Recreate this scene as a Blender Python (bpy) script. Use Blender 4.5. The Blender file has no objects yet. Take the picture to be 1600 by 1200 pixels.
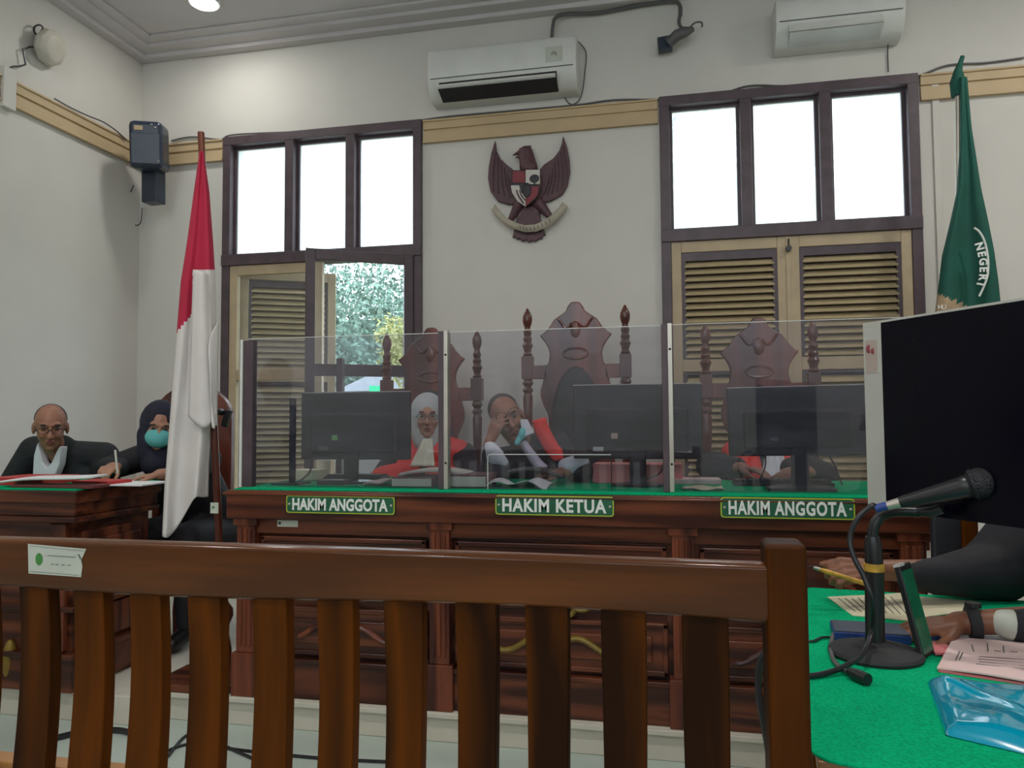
import bpy, bmesh, math, random
import numpy as np
from mathutils import Vector, Matrix, Quaternion
random.seed(7); rng = np.random.RandomState(7)
scn = bpy.context.scene
COL = scn.collection
PI = math.pi

# ------------------------------------------------------------------ camera
F_PX = 1184.5
YAW, PIT, ROL = math.radians(11.95), math.radians(2.83), math.radians(-.364)
EYE = Vector((0, 0, 1.27))
_cy, _sy, _cp, _sp = math.cos(YAW), math.sin(YAW), math.cos(PIT), math.sin(PIT)
FW = Vector((-_sy*_cp, _cy*_cp, _sp)); _r = Vector((_cy, _sy, 0)); _u = _r.cross(FW)
RT = _r*math.cos(ROL) + _u*math.sin(ROL); UP = -_r*math.sin(ROL) + _u*math.cos(ROL)
def at(px, py, X=None, Y=None, Z=None):
    """world point seen at photograph pixel (px,py) lying on the plane X=, Y= or Z="""
    d = FW + RT*((px-800)/F_PX) + UP*((600-py)/F_PX)
    if Y is not None: t = Y/d.y
    elif X is not None: t = X/d.x
    else: t = (Z-EYE.z)/d.z
    return EYE + d*t
cd = bpy.data.cameras.new('camera'); cam = bpy.data.objects.new('camera', cd); COL.objects.link(cam)
cam.matrix_world = Matrix(((RT.x, UP.x, -FW.x, EYE.x), (RT.y, UP.y, -FW.y, EYE.y), (RT.z, UP.z, -FW.z, EYE.z), (0, 0, 0, 1)))
cd.sensor_fit = 'HORIZONTAL'; cd.sensor_width = 36; cd.lens = 36*F_PX/1600; cd.clip_start = .05; cd.clip_end = 200
scn.camera = cam

# ------------------------------------------------------------------ world, lights, exposure
w = bpy.data.worlds.new('world'); scn.world = w; w.use_nodes = True
bgn = w.node_tree.nodes['Background']
bgn.inputs[0].default_value = (.80, .90, 1.0, 1); bgn.inputs[1].default_value = 5.0
vs = scn.view_settings
vs.view_transform = 'Standard'; vs.look = 'None'; vs.gamma = 1; vs.exposure = 0.0; vs.use_curve_mapping = False
LAMP_W = 27.0
REAR_W = 34.0

# ------------------------------------------------------------------ materials
MATS = {}
def mat(name, col, rough=.6, metal=0, var=.06, scale=8, spec=.5, bump=0, emit=0, coat=0, trans=0, sheen=0, alpha=None):
    if name in MATS: return MATS[name]
    m = bpy.data.materials.new(name); m.use_nodes = True; nt = m.node_tree
    b = nt.nodes['Principled BSDF']
    b.inputs['Roughness'].default_value = rough; b.inputs['Metallic'].default_value = metal
    b.inputs['Specular IOR Level'].default_value = spec; b.inputs['Coat Weight'].default_value = coat
    b.inputs['Transmission Weight'].default_value = trans; b.inputs['Sheen Weight'].default_value = sheen
    tc = nt.nodes.new('ShaderNodeTexCoord'); n = nt.nodes.new('ShaderNodeTexNoise')
    n.inputs['Scale'].default_value = scale; n.inputs['Detail'].default_value = 4
    nt.links.new(tc.outputs['Object'], n.inputs['Vector'])
    r = nt.nodes.new('ShaderNodeValToRGB')
    c1 = [max(0, c*(1-var)) for c in col]; c2 = [min(1, c*(1+var)) for c in col]
    r.color_ramp.elements[0].position = .3; r.color_ramp.elements[1].position = .7
    r.color_ramp.elements[0].color = (*c1, 1); r.color_ramp.elements[1].color = (*c2, 1)
    nt.links.new(n.outputs['Fac'], r.inputs[0]); nt.links.new(r.outputs[0], b.inputs['Base Color'])
    if bump:
        bp = nt.nodes.new('ShaderNodeBump'); bp.inputs['Strength'].default_value = bump; bp.inputs['Distance'].default_value = .01
        nt.links.new(n.outputs['Fac'], bp.inputs['Height']); nt.links.new(bp.outputs[0], b.inputs['Normal'])
    if emit:
        b.inputs['Emission Color'].default_value = (*col, 1); b.inputs['Emission Strength'].default_value = emit
    MATS[name] = m; return m
def wood(name, dark, light, axis='Z', rough=.3, ring=3.0, stretch=.07, coat=.25, scale=14, spec=.5):
    m = bpy.data.materials.new(name); m.use_nodes = True; nt = m.node_tree; L = nt.links.new
    b = nt.nodes['Principled BSDF']; b.inputs['Roughness'].default_value = rough; b.inputs['Specular IOR Level'].default_value = spec
    b.inputs['Coat Weight'].default_value = coat; b.inputs['Coat Roughness'].default_value = .12
    tc = nt.nodes.new('ShaderNodeTexCoord'); mp = nt.nodes.new('ShaderNodeMapping')
    s = [1, 1, 1]; s['XYZ'.index(axis)] = stretch; mp.inputs['Scale'].default_value = s
    L(tc.outputs['Object'], mp.inputs[0])
    n = nt.nodes.new('ShaderNodeTexNoise'); n.inputs['Scale'].default_value = scale*.35; n.inputs['Detail'].default_value = 2
    n.inputs['Distortion'].default_value = .6; L(mp.outputs[0], n.inputs['Vector'])
    mu = nt.nodes.new('ShaderNodeMath'); mu.operation = 'MULTIPLY'; mu.inputs[1].default_value = ring*4; L(n.outputs['Fac'], mu.inputs[0])
    sn = nt.nodes.new('ShaderNodeMath'); sn.operation = 'PINGPONG'; sn.inputs[1].default_value = 1; L(mu.outputs[0], sn.inputs[0])
    n2 = nt.nodes.new('ShaderNodeTexNoise'); n2.inputs['Scale'].default_value = scale*6; n2.inputs['Detail'].default_value = 5; L(mp.outputs[0], n2.inputs['Vector'])
    mx = nt.nodes.new('ShaderNodeMix'); mx.inputs[0].default_value = .35; L(sn.outputs[0], mx.inputs[2]); L(n2.outputs['Fac'], mx.inputs[3])
    r = nt.nodes.new('ShaderNodeValToRGB'); r.color_ramp.elements[0].position = .25; r.color_ramp.elements[1].position = .8
    r.color_ramp.elements[0].color = (*dark, 1); r.color_ramp.elements[1].color = (*light, 1)
    L(mx.outputs[0], r.inputs[0]); L(r.outputs[0], b.inputs['Base Color'])
    bp = nt.nodes.new('ShaderNodeBump'); bp.inputs['Strength'].default_value = .08; bp.inputs['Distance'].default_value = .004
    L(n2.outputs['Fac'], bp.inputs['Height']); L(bp.outputs[0], b.inputs['Normal'])
    MATS[name] = m; return m
M_wall = mat('cream_wall_paint', (.63, .61, .565), .8, var=.05, scale=1.6, bump=.05, spec=.2)
M_ceil = mat('ceiling_paint', (.60, .57, .57), .9, var=.05, scale=2, spec=.2)
M_floor = mat('pale_green_tile', (.46, .53, .48), .35, var=.07, scale=3)
M_plat = mat('platform_tile', (.60, .57, .48), .5, var=.07, scale=5)
M_rail = mat('ochre_rail_paint', (.52, .39, .23), .6, var=.05, scale=5)
M_frame = mat('dark_frame_paint', (.075, .05, .06), .45, var=.2, scale=12)
M_cream = mat('cream_shutter_paint', (.46, .36, .23), .55, var=.08, scale=9)
M_louv = mat('louvre_paint', (.46, .37, .22), .5, var=.08, scale=20)
M_teak = wood('teak_x', (.075, .021, .003), (.20, .056, .005), 'X', rough=.4, ring=2.2, coat=.45, spec=.12)
M_teakz = wood('teak_z', (.020, .005, .0), (.115, .029, .0), 'Z', rough=.5, ring=1.6, coat=0, spec=.12)
M_mahx = wood('mahogany_x', (.04, .010, .006), (.15, .042, .018), 'X', rough=.28, ring=2.5, spec=.3, coat=.15)
M_mahz = wood('mahogany_z', (.05, .012, .008), (.19, .05, .022), 'Z', rough=.28, ring=2.5, spec=.3, coat=.15)
M_chair = wood('chair_wood', (.06, .014, .010), (.17, .042, .026), 'Z', rough=.3, ring=1.4)
M_orange = wood('orange_wood', (.20, .08, .02), (.42, .20, .06), 'X', rough=.35)
M_felt = mat('green_felt', (.0, .40, .17), .95, var=.25, scale=160, bump=.5, spec=.1)
M_black = mat('black_plastic', (.012, .012, .014), .35, var=.2)
M_blackm = mat('black_matte', (.018, .018, .02), .7, var=.2)
M_screen = mat('glossy_black_screen', (.003, .003, .007), .15, var=.1, spec=.12)
M_white = mat('white_plastic', (.66, .67, .63), .35, var=.04)
M_silver = mat('silver_bezel', (.50, .50, .46), .4, metal=.2, var=.05)
M_alu = mat('aluminium', (.52, .48, .42), .35, metal=.7, var=.08)
M_paper = mat('white_paper', (.72, .73, .74), .8, var=.05, scale=14)
M_papery = mat('cream_paper', (.66, .60, .42), .8, var=.1, scale=14)
M_pink = mat('pink_paper', (.72, .52, .50), .8, var=.05, scale=9)
M_red = mat('red_folder', (.50, .03, .03), .5, var=.12)
M_redcloth = mat('red_cloth', (.62, .035, .03), .85, var=.12, scale=20)
M_redflag = mat('red_flag_cloth', (.45, .012, .05), .8, var=.1, scale=6)
M_whiteflag = mat('white_flag_cloth', (.66, .62, .60), .85, var=.05, scale=6)
M_greenflag = mat('green_flag_cloth', (.006, .085, .060), .8, var=.15, scale=6)
M_tan = mat('tan_fringe', (.42, .30, .18), .8, var=.15, scale=30)
M_ink = mat('grey_ink', (.12, .12, .13), .8)
M_letter = mat('white_letter_paint', (.75, .77, .73), .5, var=.03)
M_yellow = mat('yellow_paint', (.50, .52, .02), .5, var=.05)
M_signg = mat('green_sign_paint', (.01, .10, .045), .4, var=.1)
M_skin = mat('brown_skin', (.30, .135, .085), .5, var=.1, scale=9)
M_skin2 = mat('tan_skin', (.40, .20, .13), .5, var=.1, scale=9)
M_skin3 = mat('dark_skin', (.22, .085, .045), .45, var=.12, scale=30, bump=.1)
M_lip = mat('lip', (.22, .07, .06), .5)
M_eye = mat('eye', (.02, .015, .015), .2)
M_hair = mat('black_hair', (.012, .010, .010), .55, var=.3, scale=60)
M_grayhair = mat('short_dark_hair', (.045, .036, .034), .8, var=.4, scale=90)
M_robe = mat('black_robe_cloth', (.012, .012, .017), .8, var=.3, scale=12)
M_suit = mat('dark_suit_cloth', (.014, .017, .020), .85, var=.25, scale=14)
M_shirt = mat('white_shirt_cloth', (.66, .68, .74), .8, var=.05)
M_hijab = mat('grey_hijab', (.42, .44, .44), .85, var=.07, scale=8)
M_dkhijab = mat('navy_hijab', (.014, .015, .032), .85, var=.2, scale=8)
M_mask = mat('teal_mask', (.13, .50, .50), .8, var=.06)
M_jabot = mat('cream_jabot', (.72, .70, .58), .8, var=.05)
M_lav = mat('lavender_jabot', (.40, .38, .46), .8, var=.05)
M_gold = mat('gilded_carving', (.20, .13, .02), .4, metal=.3, var=.25, scale=20)
M_blue = mat('blue_cover', (.02, .05, .22), .4, var=.1)
M_bluebag = mat('turquoise_plastic', (.0, .30, .46), .12, var=.12, scale=6, coat=.6, bump=.06)
M_cable = mat('black_cable', (.015, .015, .018), .35)
M_greyc = mat('grey_cable', (.10, .10, .10), .5)
M_spk = mat('speaker_case', (.022, .032, .055), .3, var=.15)
M_emb = mat('emblem_brown', (.085, .035, .045), .5, var=.25, scale=30)
M_embw = mat('emblem_white', (.55, .52, .48), .6)
M_embr = mat('emblem_red', (.20, .02, .03), .5)
M_embk = mat('emblem_black', (.02, .02, .025), .5)
M_ribbon = mat('emblem_ribbon', (.40, .36, .28), .6, var=.15)
M_leaf = mat('tree_leaf', (.13, .22, .17), .7, var=.6, scale=3)
M_leafy = mat('yellow_green_leaf', (.34, .34, .13), .7, var=.3, scale=3)
M_bark = mat('bark', (.10, .07, .05), .9)
M_grass = mat('outdoor_ground', (.20, .24, .14), .9, var=.3)
M_roof = mat('white_roof', (.34, .36, .40), .7)
M_gsign = mat('green_banner', (.02, .55, .25), .6)
M_lampon = mat('lamp_diffuser', (.95, 1, .98), .5, emit=14, var=0)
M_uph = mat('dark_upholstery', (.02, .022, .028), .55, var=.2)
M_stick = mat('sticker_white', (.50, .52, .45), .6, var=.06)
M_green_ink = mat('green_emblem_ink', (.05, .22, .04), .6)
M_limegr = mat('lime_sticker', (.18, .50, .12), .6)
M_beige = mat('beige_sticker', (.55, .38, .28), .6)
M_book = mat('maroon_book', (.13, .03, .03), .5, var=.15)
M_wood_y = mat('pen_gold', (.55, .30, .04), .4, var=.3, scale=60)
M_teal = mat('teal_box', (.16, .30, .30), .6)
M_phone = mat('phone_green_reflection', (.01, .12, .06), .15, var=.2)  # green reflection put into the colour of the phone faces

def acrylic():
    m = bpy.data.materials.new('smeared_acrylic'); m.use_nodes = True; nt = m.node_tree; L = nt.links.new
    nt.nodes.remove(nt.nodes['Principled BSDF']); out = nt.nodes['Material Output']
    tr = nt.nodes.new('ShaderNodeBsdfTransparent'); tr.inputs[0].default_value = (.90, .90, .93, 1)
    gl = nt.nodes.new('ShaderNodeBsdfGlossy'); gl.inputs['Roughness'].default_value = .02
    fr = nt.nodes.new('ShaderNodeFresnel'); fr.inputs['IOR'].default_value = 1.62
    mx = nt.nodes.new('ShaderNodeMixShader'); L(fr.outputs[0], mx.inputs[0]); L(tr.outputs[0], mx.inputs[1]); L(gl.outputs[0], mx.inputs[2])
    tc = nt.nodes.new('ShaderNodeTexCoord'); mp = nt.nodes.new('ShaderNodeMapping'); mp.inputs['Scale'].default_value = (1.2, 1, 6); mp.inputs['Rotation'].default_value = (0, .1, 0)
    n = nt.nodes.new('ShaderNodeTexNoise'); n.inputs['Scale'].default_value = 3; n.inputs['Detail'].default_value = 7; n.inputs['Distortion'].default_value = .8
    L(tc.outputs['Object'], mp.inputs[0]); L(mp.outputs[0], n.inputs['Vector'])
    mr = nt.nodes.new('ShaderNodeMapRange'); mr.inputs[1].default_value = .35; mr.inputs[2].default_value = .75; mr.inputs[3].default_value = .01; mr.inputs[4].default_value = .07
    L(n.outputs['Fac'], mr.inputs[0])
    df = nt.nodes.new('ShaderNodeBsdfDiffuse'); df.inputs[0].default_value = (.62, .60, .80, 1)
    tl = nt.nodes.new('ShaderNodeBsdfTranslucent'); tl.inputs[0].default_value = (.62, .62, .74, 1)
    hz = nt.nodes.new('ShaderNodeMixShader'); hz.inputs[0].default_value = .5; L(df.outputs[0], hz.inputs[1]); L(tl.outputs[0], hz.inputs[2])
    m2 = nt.nodes.new('ShaderNodeMixShader'); L(mr.outputs[0], m2.inputs[0]); L(mx.outputs[0], m2.inputs[1]); L(hz.outputs[0], m2.inputs[2])
    L(m2.outputs[0], out.inputs[0]); return m
M_acr = acrylic()
def glassmat(name, frost):
    m = bpy.data.materials.new(name); m.use_nodes = True; nt = m.node_tree; L = nt.links.new
    nt.nodes.remove(nt.nodes['Principled BSDF']); out = nt.nodes['Material Output']
    tr = nt.nodes.new('ShaderNodeBsdfTransparent'); tr.inputs[0].default_value = (.95, .97, .97, 1)
    gl = nt.nodes.new('ShaderNodeBsdfGlossy'); gl.inputs['Roughness'].default_value = .03
    mx = nt.nodes.new('ShaderNodeMixShader'); mx.inputs[0].default_value = .06; L(tr.outputs[0], mx.inputs[1]); L(gl.outputs[0], mx.inputs[2])
    tl = nt.nodes.new('ShaderNodeBsdfTranslucent'); tl.inputs[0].default_value = (.97, .98, 1, 1)
    m2 = nt.nodes.new('ShaderNodeMixShader'); m2.inputs[0].default_value = frost; L(mx.outputs[0], m2.inputs[1]); L(tl.outputs[0], m2.inputs[2])
    L(m2.outputs[0], out.inputs[0]); return m
M_glass = glassmat('window_glass', 0.0)
M_frost = glassmat('hazy_window_glass', .55)

# ------------------------------------------------------------------ object helpers
BASE = {}
def tag(o, label=None, cat=None, group=None, kind=None):
    if label: o['label'] = label
    if cat: o['category'] = cat
    if group: o['group'] = group
    if kind: o['kind'] = kind
    return o
def thing(name, label, cat, loc=(0, 0, 0), group=None):
    o = bpy.data.objects.new(name, None); COL.objects.link(o); o.location = loc; o.empty_display_size = .1
    BASE[o.name] = Vector(loc); tag(o, label, cat, group); return o
def link_mesh(name, me, m, parent=None, smooth=True, bevel=0, off=None):
    o = bpy.data.objects.new(name, me); COL.objects.link(o)
    ms = m if isinstance(m, (list, tuple)) else [m]
    for x in ms: me.materials.append(x)
    base = Vector((0, 0, 0)) if off is None else Vector(off)
    if parent is not None:
        base = BASE[parent.name]; o.parent = parent
        BASE[o.name] = base
    elif off is not None:
        o.location = off; BASE[o.name] = Vector(off)
    else:
        # origin at the base centre of the mesh
        n = len(me.vertices); co = np.empty(n*3); me.vertices.foreach_get('co', co); co = co.reshape(-1, 3)
        mn, mxx = co.min(0), co.max(0); base = Vector(((mn[0]+mxx[0])/2, (mn[1]+mxx[1])/2, mn[2]))
        o.location = base; BASE[o.name] = base
    me.transform(Matrix.Translation(-base))
    if smooth:
        me.polygons.foreach_set('use_smooth', [True]*len(me.polygons))
        if bevel == 0:
            try: me.set_sharp_from_angle(angle=math.radians(38))
            except Exception: pass
    if bevel:
        b = o.modifiers.new('bevel', 'BEVEL'); b.width = bevel; b.segments = 2; b.limit_method = 'ANGLE'; b.angle_limit = .6
        b.harden_normals = True
    return o
class MB:
    def __init__(s): s.bm = bmesh.new(); s.mi = 0
    def _f(s, fs):
        for f in fs: f.material_index = s.mi
    def box(s, a, b, rot=None, piv=None):
        a = Vector(a); b = Vector(b); c = (a+b)/2; d = b-a
        r = bmesh.ops.create_cube(s.bm, size=1)
        M = Matrix.Translation(c) @ Matrix.Diagonal((abs(d.x), abs(d.y), abs(d.z), 1))
        if rot is not None:
            p = Vector(piv) if piv is not None else c
            M = Matrix.Translation(p) @ rot.to_4x4() @ Matrix.Translation(-p) @ M
        bmesh.ops.transform(s.bm, matrix=M, verts=r['verts'])
        s._f({f for v in r['verts'] for f in v.link_faces}); return s
    def beam(s, a, b, wx, wy, up=(0, 0, 1)):
        a = Vector(a); b = Vector(b); z = (b-a).normalized(); u = Vector(up)
        if abs(z.dot(u)) > .98: u = Vector((0, 1, 0))
        x = u.cross(z).normalized(); y = z.cross(x)
        vs_ = [s.bm.verts.new(p + x*wx*i/2 + y*wy*j/2) for p in (a, b) for i, j in ((-1, -1), (1, -1), (1, 1), (-1, 1))]
        for q in ((3, 2, 1, 0), (4, 5, 6, 7), (0, 1, 5, 4), (1, 2, 6, 5), (2, 3, 7, 6), (3, 0, 4, 7)):
            f = s.bm.faces.new([vs_[i] for i in q]); f.material_index = s.mi
        return s
    def cyl(s, a, b, r1, r2=None, seg=20):
        return s.rings([(a, r1), (b, r1 if r2 is None else r2)], seg)
    def rings(s, pr, seg=16):
        pts = [Vector(p) for p, r in pr]; n = len(pts); rs = []
        t0 = (pts[1]-pts[0]).normalized(); u = t0.orthogonal().normalized()
        for i in range(n):
            t = (pts[min(i+1, n-1)]-pts[max(i-1, 0)])
            t = t.normalized() if t.length > 1e-9 else t0
            u = (u - t*u.dot(t)); u = u.normalized() if u.length > 1e-6 else t.orthogonal().normalized()
            v = t.cross(u)
            rs.append([s.bm.verts.new(pts[i] + (u*math.cos(2*PI*k/seg)+v*math.sin(2*PI*k/seg))*max(pr[i][1], 1e-4)) for k in range(seg)])
        for i in range(n-1):
            for k in range(seg):
                f = s.bm.faces.new((rs[i][k], rs[i][(k+1) % seg], rs[i+1][(k+1) % seg], rs[i+1][k])); f.material_index = s.mi
        f = s.bm.faces.new(rs[0][::-1]); f.material_index = s.mi
        f = s.bm.faces.new(rs[-1]); f.material_index = s.mi
        return s
    def tube(s, pts, r, seg=8, sm=5):
        P = [Vector(p) for p in pts]; out = []
        if len(P) > 2 and sm > 1:
            for i in range(len(P)-1):
                p0 = P[max(i-1, 0)]; p1 = P[i]; p2 = P[i+1]; p3 = P[min(i+2, len(P)-1)]
                for k in range(sm):
                    t = k/sm; out.append(.5*((2*p1)+(p2-p0)*t+(2*p0-5*p1+4*p2-p3)*t*t+(3*p1-p0-3*p2+p3)*t**3))
            out.append(P[-1])
        else: out = P
        return s.rings([(p, r) for p in out], seg)
    def lathe(s, prof, o=(0, 0, 0), seg=24):
        o = Vector(o); return s.rings([(o+Vector((0, 0, z)), r) for r, z in prof], seg) if all(prof[i+1][1] > prof[i][1] for i in range(len(prof)-1)) else s._lathe(prof, o, seg)
    def _lathe(s, prof, o, seg):
        rs = [[s.bm.verts.new(o+Vector((r*math.cos(2*PI*k/seg), r*math.sin(2*PI*k/seg), z))) for k in range(seg)] for r, z in prof]
        for i in range(len(rs)-1):
            for k in range(seg):
                f = s.bm.faces.new((rs[i][k], rs[i][(k+1) % seg], rs[i+1][(k+1) % seg], rs[i+1][k])); f.material_index = s.mi
        s.bm.faces.new(rs[0][::-1]); s.bm.faces.new(rs[-1]); return s
    def ell(s, c, r, rot=None, u=20, v=12):
        q = bmesh.ops.create_uvsphere(s.bm, u_segments=u, v_segments=v, radius=1)
        M = Matrix.Translation(c) @ (rot.to_4x4() if rot is not None else Matrix.Identity(4)) @ Matrix.Diagonal((r[0], r[1], r[2], 1))
        bmesh.ops.transform(s.bm, matrix=M, verts=q['verts']); s._f({f for x in q['verts'] for f in x.link_faces}); return s
    def prism(s, poly, o, ux, uy, n, depth):
        """poly 2D points in the frame o + x*ux + y*uy, extruded by n*depth"""
        o = Vector(o); ux = Vector(ux); uy = Vector(uy); n = Vector(n)
        a = [s.bm.verts.new(o+ux*x+uy*y) for x, y in poly]; b = [s.bm.verts.new(o+ux*x+uy*y+n*depth) for x, y in poly]
        m = len(poly); fs = [s.bm.faces.new(a), s.bm.faces.new(b[::-1])]
        for i in range(m): fs.append(s.bm.faces.new((a[i], b[i], b[(i+1) % m], a[(i+1) % m])))
        s._f(fs); return s
    def grid(s, fn, nu, nv, thick=0):
        g = [[s.bm.verts.new(fn(i/nu, j/nv)) for j in range(nv+1)] for i in range(nu+1)]
        for i in range(nu):
            for j in range(nv):
                f = s.bm.faces.new((g[i][j], g[i+1][j], g[i+1][j+1], g[i][j+1])); f.material_index = s.mi
        return s
    def build(s, name, m, parent=None, bevel=0, smooth=True, off=None, solid=0):
        bmesh.ops.recalc_face_normals(s.bm, faces=s.bm.faces)
        me = bpy.data.meshes.new(name); s.bm.to_mesh(me); s.bm.free()
        o = link_mesh(name, me, m, parent, smooth, bevel, off)
        if solid:
            q = o.modifiers.new('solid', 'SOLIDIFY'); q.thickness = solid; q.offset = 0
        return o
def struct(o): o['kind'] = 'structure'; return o
def boxes(name, lst, m, parent=None, bevel=0, off=None):
    b = MB()
    for x in lst: b.box(*x)
    return b.build(name, m, parent, bevel, off=off)
def text_mesh(name, s, m, size, origin, ux, uy, parent, depth=.002, sx=1.0, spacing=1.0, bold=0.0, curve=None):
    c = bpy.data.curves.new(name, 'FONT'); c.body = s; c.size = size; c.extrude = depth; c.align_x = 'CENTER'; c.align_y = 'CENTER'
    c.space_character = spacing; c.offset = bold; c.resolution_u = 3
    t = bpy.data.objects.new('tmp', c); COL.objects.link(t)
    dg = bpy.context.evaluated_depsgraph_get(); me = bpy.data.meshes.new_from_object(t.evaluated_get(dg))
    bpy.data.objects.remove(t); bpy.data.curves.remove(c)
    me.materials.clear()
    ux = Vector(ux).normalized(); uy = Vector(uy).normalized(); n = ux.cross(uy)
    for v in me.vertices:
        x, y, z = v.co.x*sx, v.co.y, v.co.z
        if curve: x, y = curve(x, y)
        v.co = Vector(origin)+ux*x+uy*y+n*z
    me.name = name
    return link_mesh(name, me, m, parent, smooth=False)
def copy_tree(o, loc=None, label=None):
    c = o.copy(); COL.objects.link(c)
    if loc is not None: c.location = loc
    if label: c['label'] = label
    for ch in list(o.children):
        d = ch.copy(); COL.objects.link(d); d.parent = c
        for g in list(ch.children):
            e = g.copy(); COL.objects.link(e); e.parent = d
    return c

# organic surfaces: many overlapping primitives fused into one continuous skin
class Blob:
    def __init__(s): s.mb = MB()
    def e(s, c, r, rot=None): s.mb.ell(Vector(c), r, rot, 16, 10); return s
    def c(s, a, b, ra, rb=None):
        rb = ra if rb is None else rb; a = Vector(a); b = Vector(b)
        d = (b-a); L = d.length; d = d.normalized() if L > 0 else Vector((0, 0, 1))
        pr = []
        for k in range(1, 5): t = -PI/2+PI/2*k/5; pr.append((a+d*(ra*math.sin(t)), ra*math.cos(t)))
        pr.append((a, ra)); pr.append((b, rb))
        for k in range(1, 5): t = PI/2*k/5; pr.append((b+d*(rb*math.sin(t)), rb*math.cos(t)))
        s.mb.rings(pr, 14); return s
    def chain(s, pts):
        for (a, ra), (b, rb) in zip(pts, pts[1:]): s.c(a, b, ra, rb)
        return s
    def build(s, name, m, parent=None, voxel=.008, it=4):
        me = bpy.data.meshes.new('t'); bmesh.ops.recalc_face_normals(s.mb.bm, faces=s.mb.bm.faces); s.mb.bm.to_mesh(me); s.mb.bm.free()
        t = bpy.data.objects.new('t', me); COL.objects.link(t)
        r = t.modifiers.new('r', 'REMESH'); r.mode = 'VOXEL'; r.voxel_size = voxel
        q = t.modifiers.new('s', 'SMOOTH'); q.iterations = it; q.factor = .5
        dg = bpy.context.evaluated_depsgraph_get(); m2 = bpy.data.meshes.new_from_object(t.evaluated_get(dg))
        bpy.data.objects.remove(t); m2.name = name
        m2.materials.clear()
        me2 = link_mesh(name, m2, m, parent, smooth=False)
        m2.polygons.foreach_set('use_smooth', [True]*len(m2.polygons))
        return me2

# ------------------------------------------------------------------ the room
CZ = 4.11; WX = -3.95; RX = 3.6; BY = 5.0; RY = -4.6
struct(boxes('floor', [((WX-.2, RY, -.1), (RX+.2, BY+.2, 0))], M_floor))
tl = MB()
for k in range(0, 22): tl.box((WX+.002, RY+.01+k*.4, -.0005), (RX, RY+.014+k*.4, .0006))
struct(boxes('ceiling', [((WX-.2, RY, CZ), (RX+.2, BY+.25, CZ+.1))], M_ceil))
# stage platform the desks stand on
pl = MB(); pl.box((WX, 2.95, 0), (RX, BY, .12)); pl.box((WX, 2.855, 0), (-2.2, 2.96, .12)); pl.box((-2.2, 2.93, .098), (RX, 2.95, .12))
struct(pl.build('platform', M_plat, bevel=.004))
W1 = (-3.234, -1.691); W2 = (-.054, 1.506); WZ0, WZ1 = .62, 3.39
wb = MB()
wb.box((WX-.2, BY, 0), (W1[0], BY+.25, CZ)); wb.box((W1[1], BY, 0), (W2[0], BY+.25, CZ)); wb.box((W2[1], BY, 0), (RX+.2, BY+.25, CZ))
for a, b in (W1, W2): wb.box((a, BY, WZ1), (b, BY+.25, CZ)); wb.box((a, BY, 0), (b, BY+.25, WZ0))
struct(wb.build('wall_back', M_wall, smooth=False))
struct(boxes('wall_left', [((WX-.2, RY, 0), (WX, BY, CZ))], M_wall))
wr = MB(); wr.box((RX, RY, 0), (RX+.2, BY, CZ))
struct(wr.build('wall_right', M_wall, smooth=False))
# wall behind the camera with three high openings added to light the back wall
wf = MB(); xs = [WX, -3.3, -1.3, -.8, 1.2, 1.7, 3.4, RX]
wf.box((WX, RY-.2, 0), (RX, RY, 2.62)); wf.box((WX, RY-.2, 3.9), (RX, RY, CZ))
for i in range(0, 7, 2): wf.box((xs[i], RY-.2, 2.62), (xs[i+1], RY, 3.9))
struct(wf.build('wall_front', M_wall, smooth=False))
# cornice
cn = MB()
for k, (d, h) in enumerate(((.26, .02), (.18, .045), (.08, .075))):
    cn.box((WX, BY-d, CZ-h), (RX, BY, CZ+.001)); cn.box((WX, RY, CZ-h-.001), (WX+d+.001, BY-.001, CZ+.0005))
struct(cn.build('trim_1', M_ceil, bevel=.006))
# picture rails
def rail(name, a, b):
    m = MB()
    for z0, z1, d in ((3.315, 3.375, .022), (3.235, 3.30, .022), (3.225, 3.375, .010), (3.218, 3.235, .030), (3.368, 3.382, .032)):
        if a[0] == 'x': m.box((a[1], BY-d, z0), (b, BY, z1))
        else: m.box((WX, a[1], z0), (WX+d, b, z1))
    return struct(m.build(name, M_rail, bevel=.003))
rail('trim_2', ('x', WX), W1[0]-.01); rail('trim_3', ('x', W1[1]+.01), W2[0]-.01); rail('trim_4', ('x', 1.52), RX)
rail('trim_5', ('y', 3.84), BY-.03); rail('trim_6', ('y', -1.0), 3.74)
struct(boxes('trim_7', [((WX, 3.745, 3.19), (WX+.04, 3.835, 3.44))], M_wall, bevel=.004))
struct(boxes('trim_8', [((1.585, BY-.014, .5), (1.625, BY, 3.36))], M_wall, bevel=.003))
struct(boxes('baseboard_left', [((WX, RY, 0), (WX+.015, 2.85, .1))], M_rail))

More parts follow.
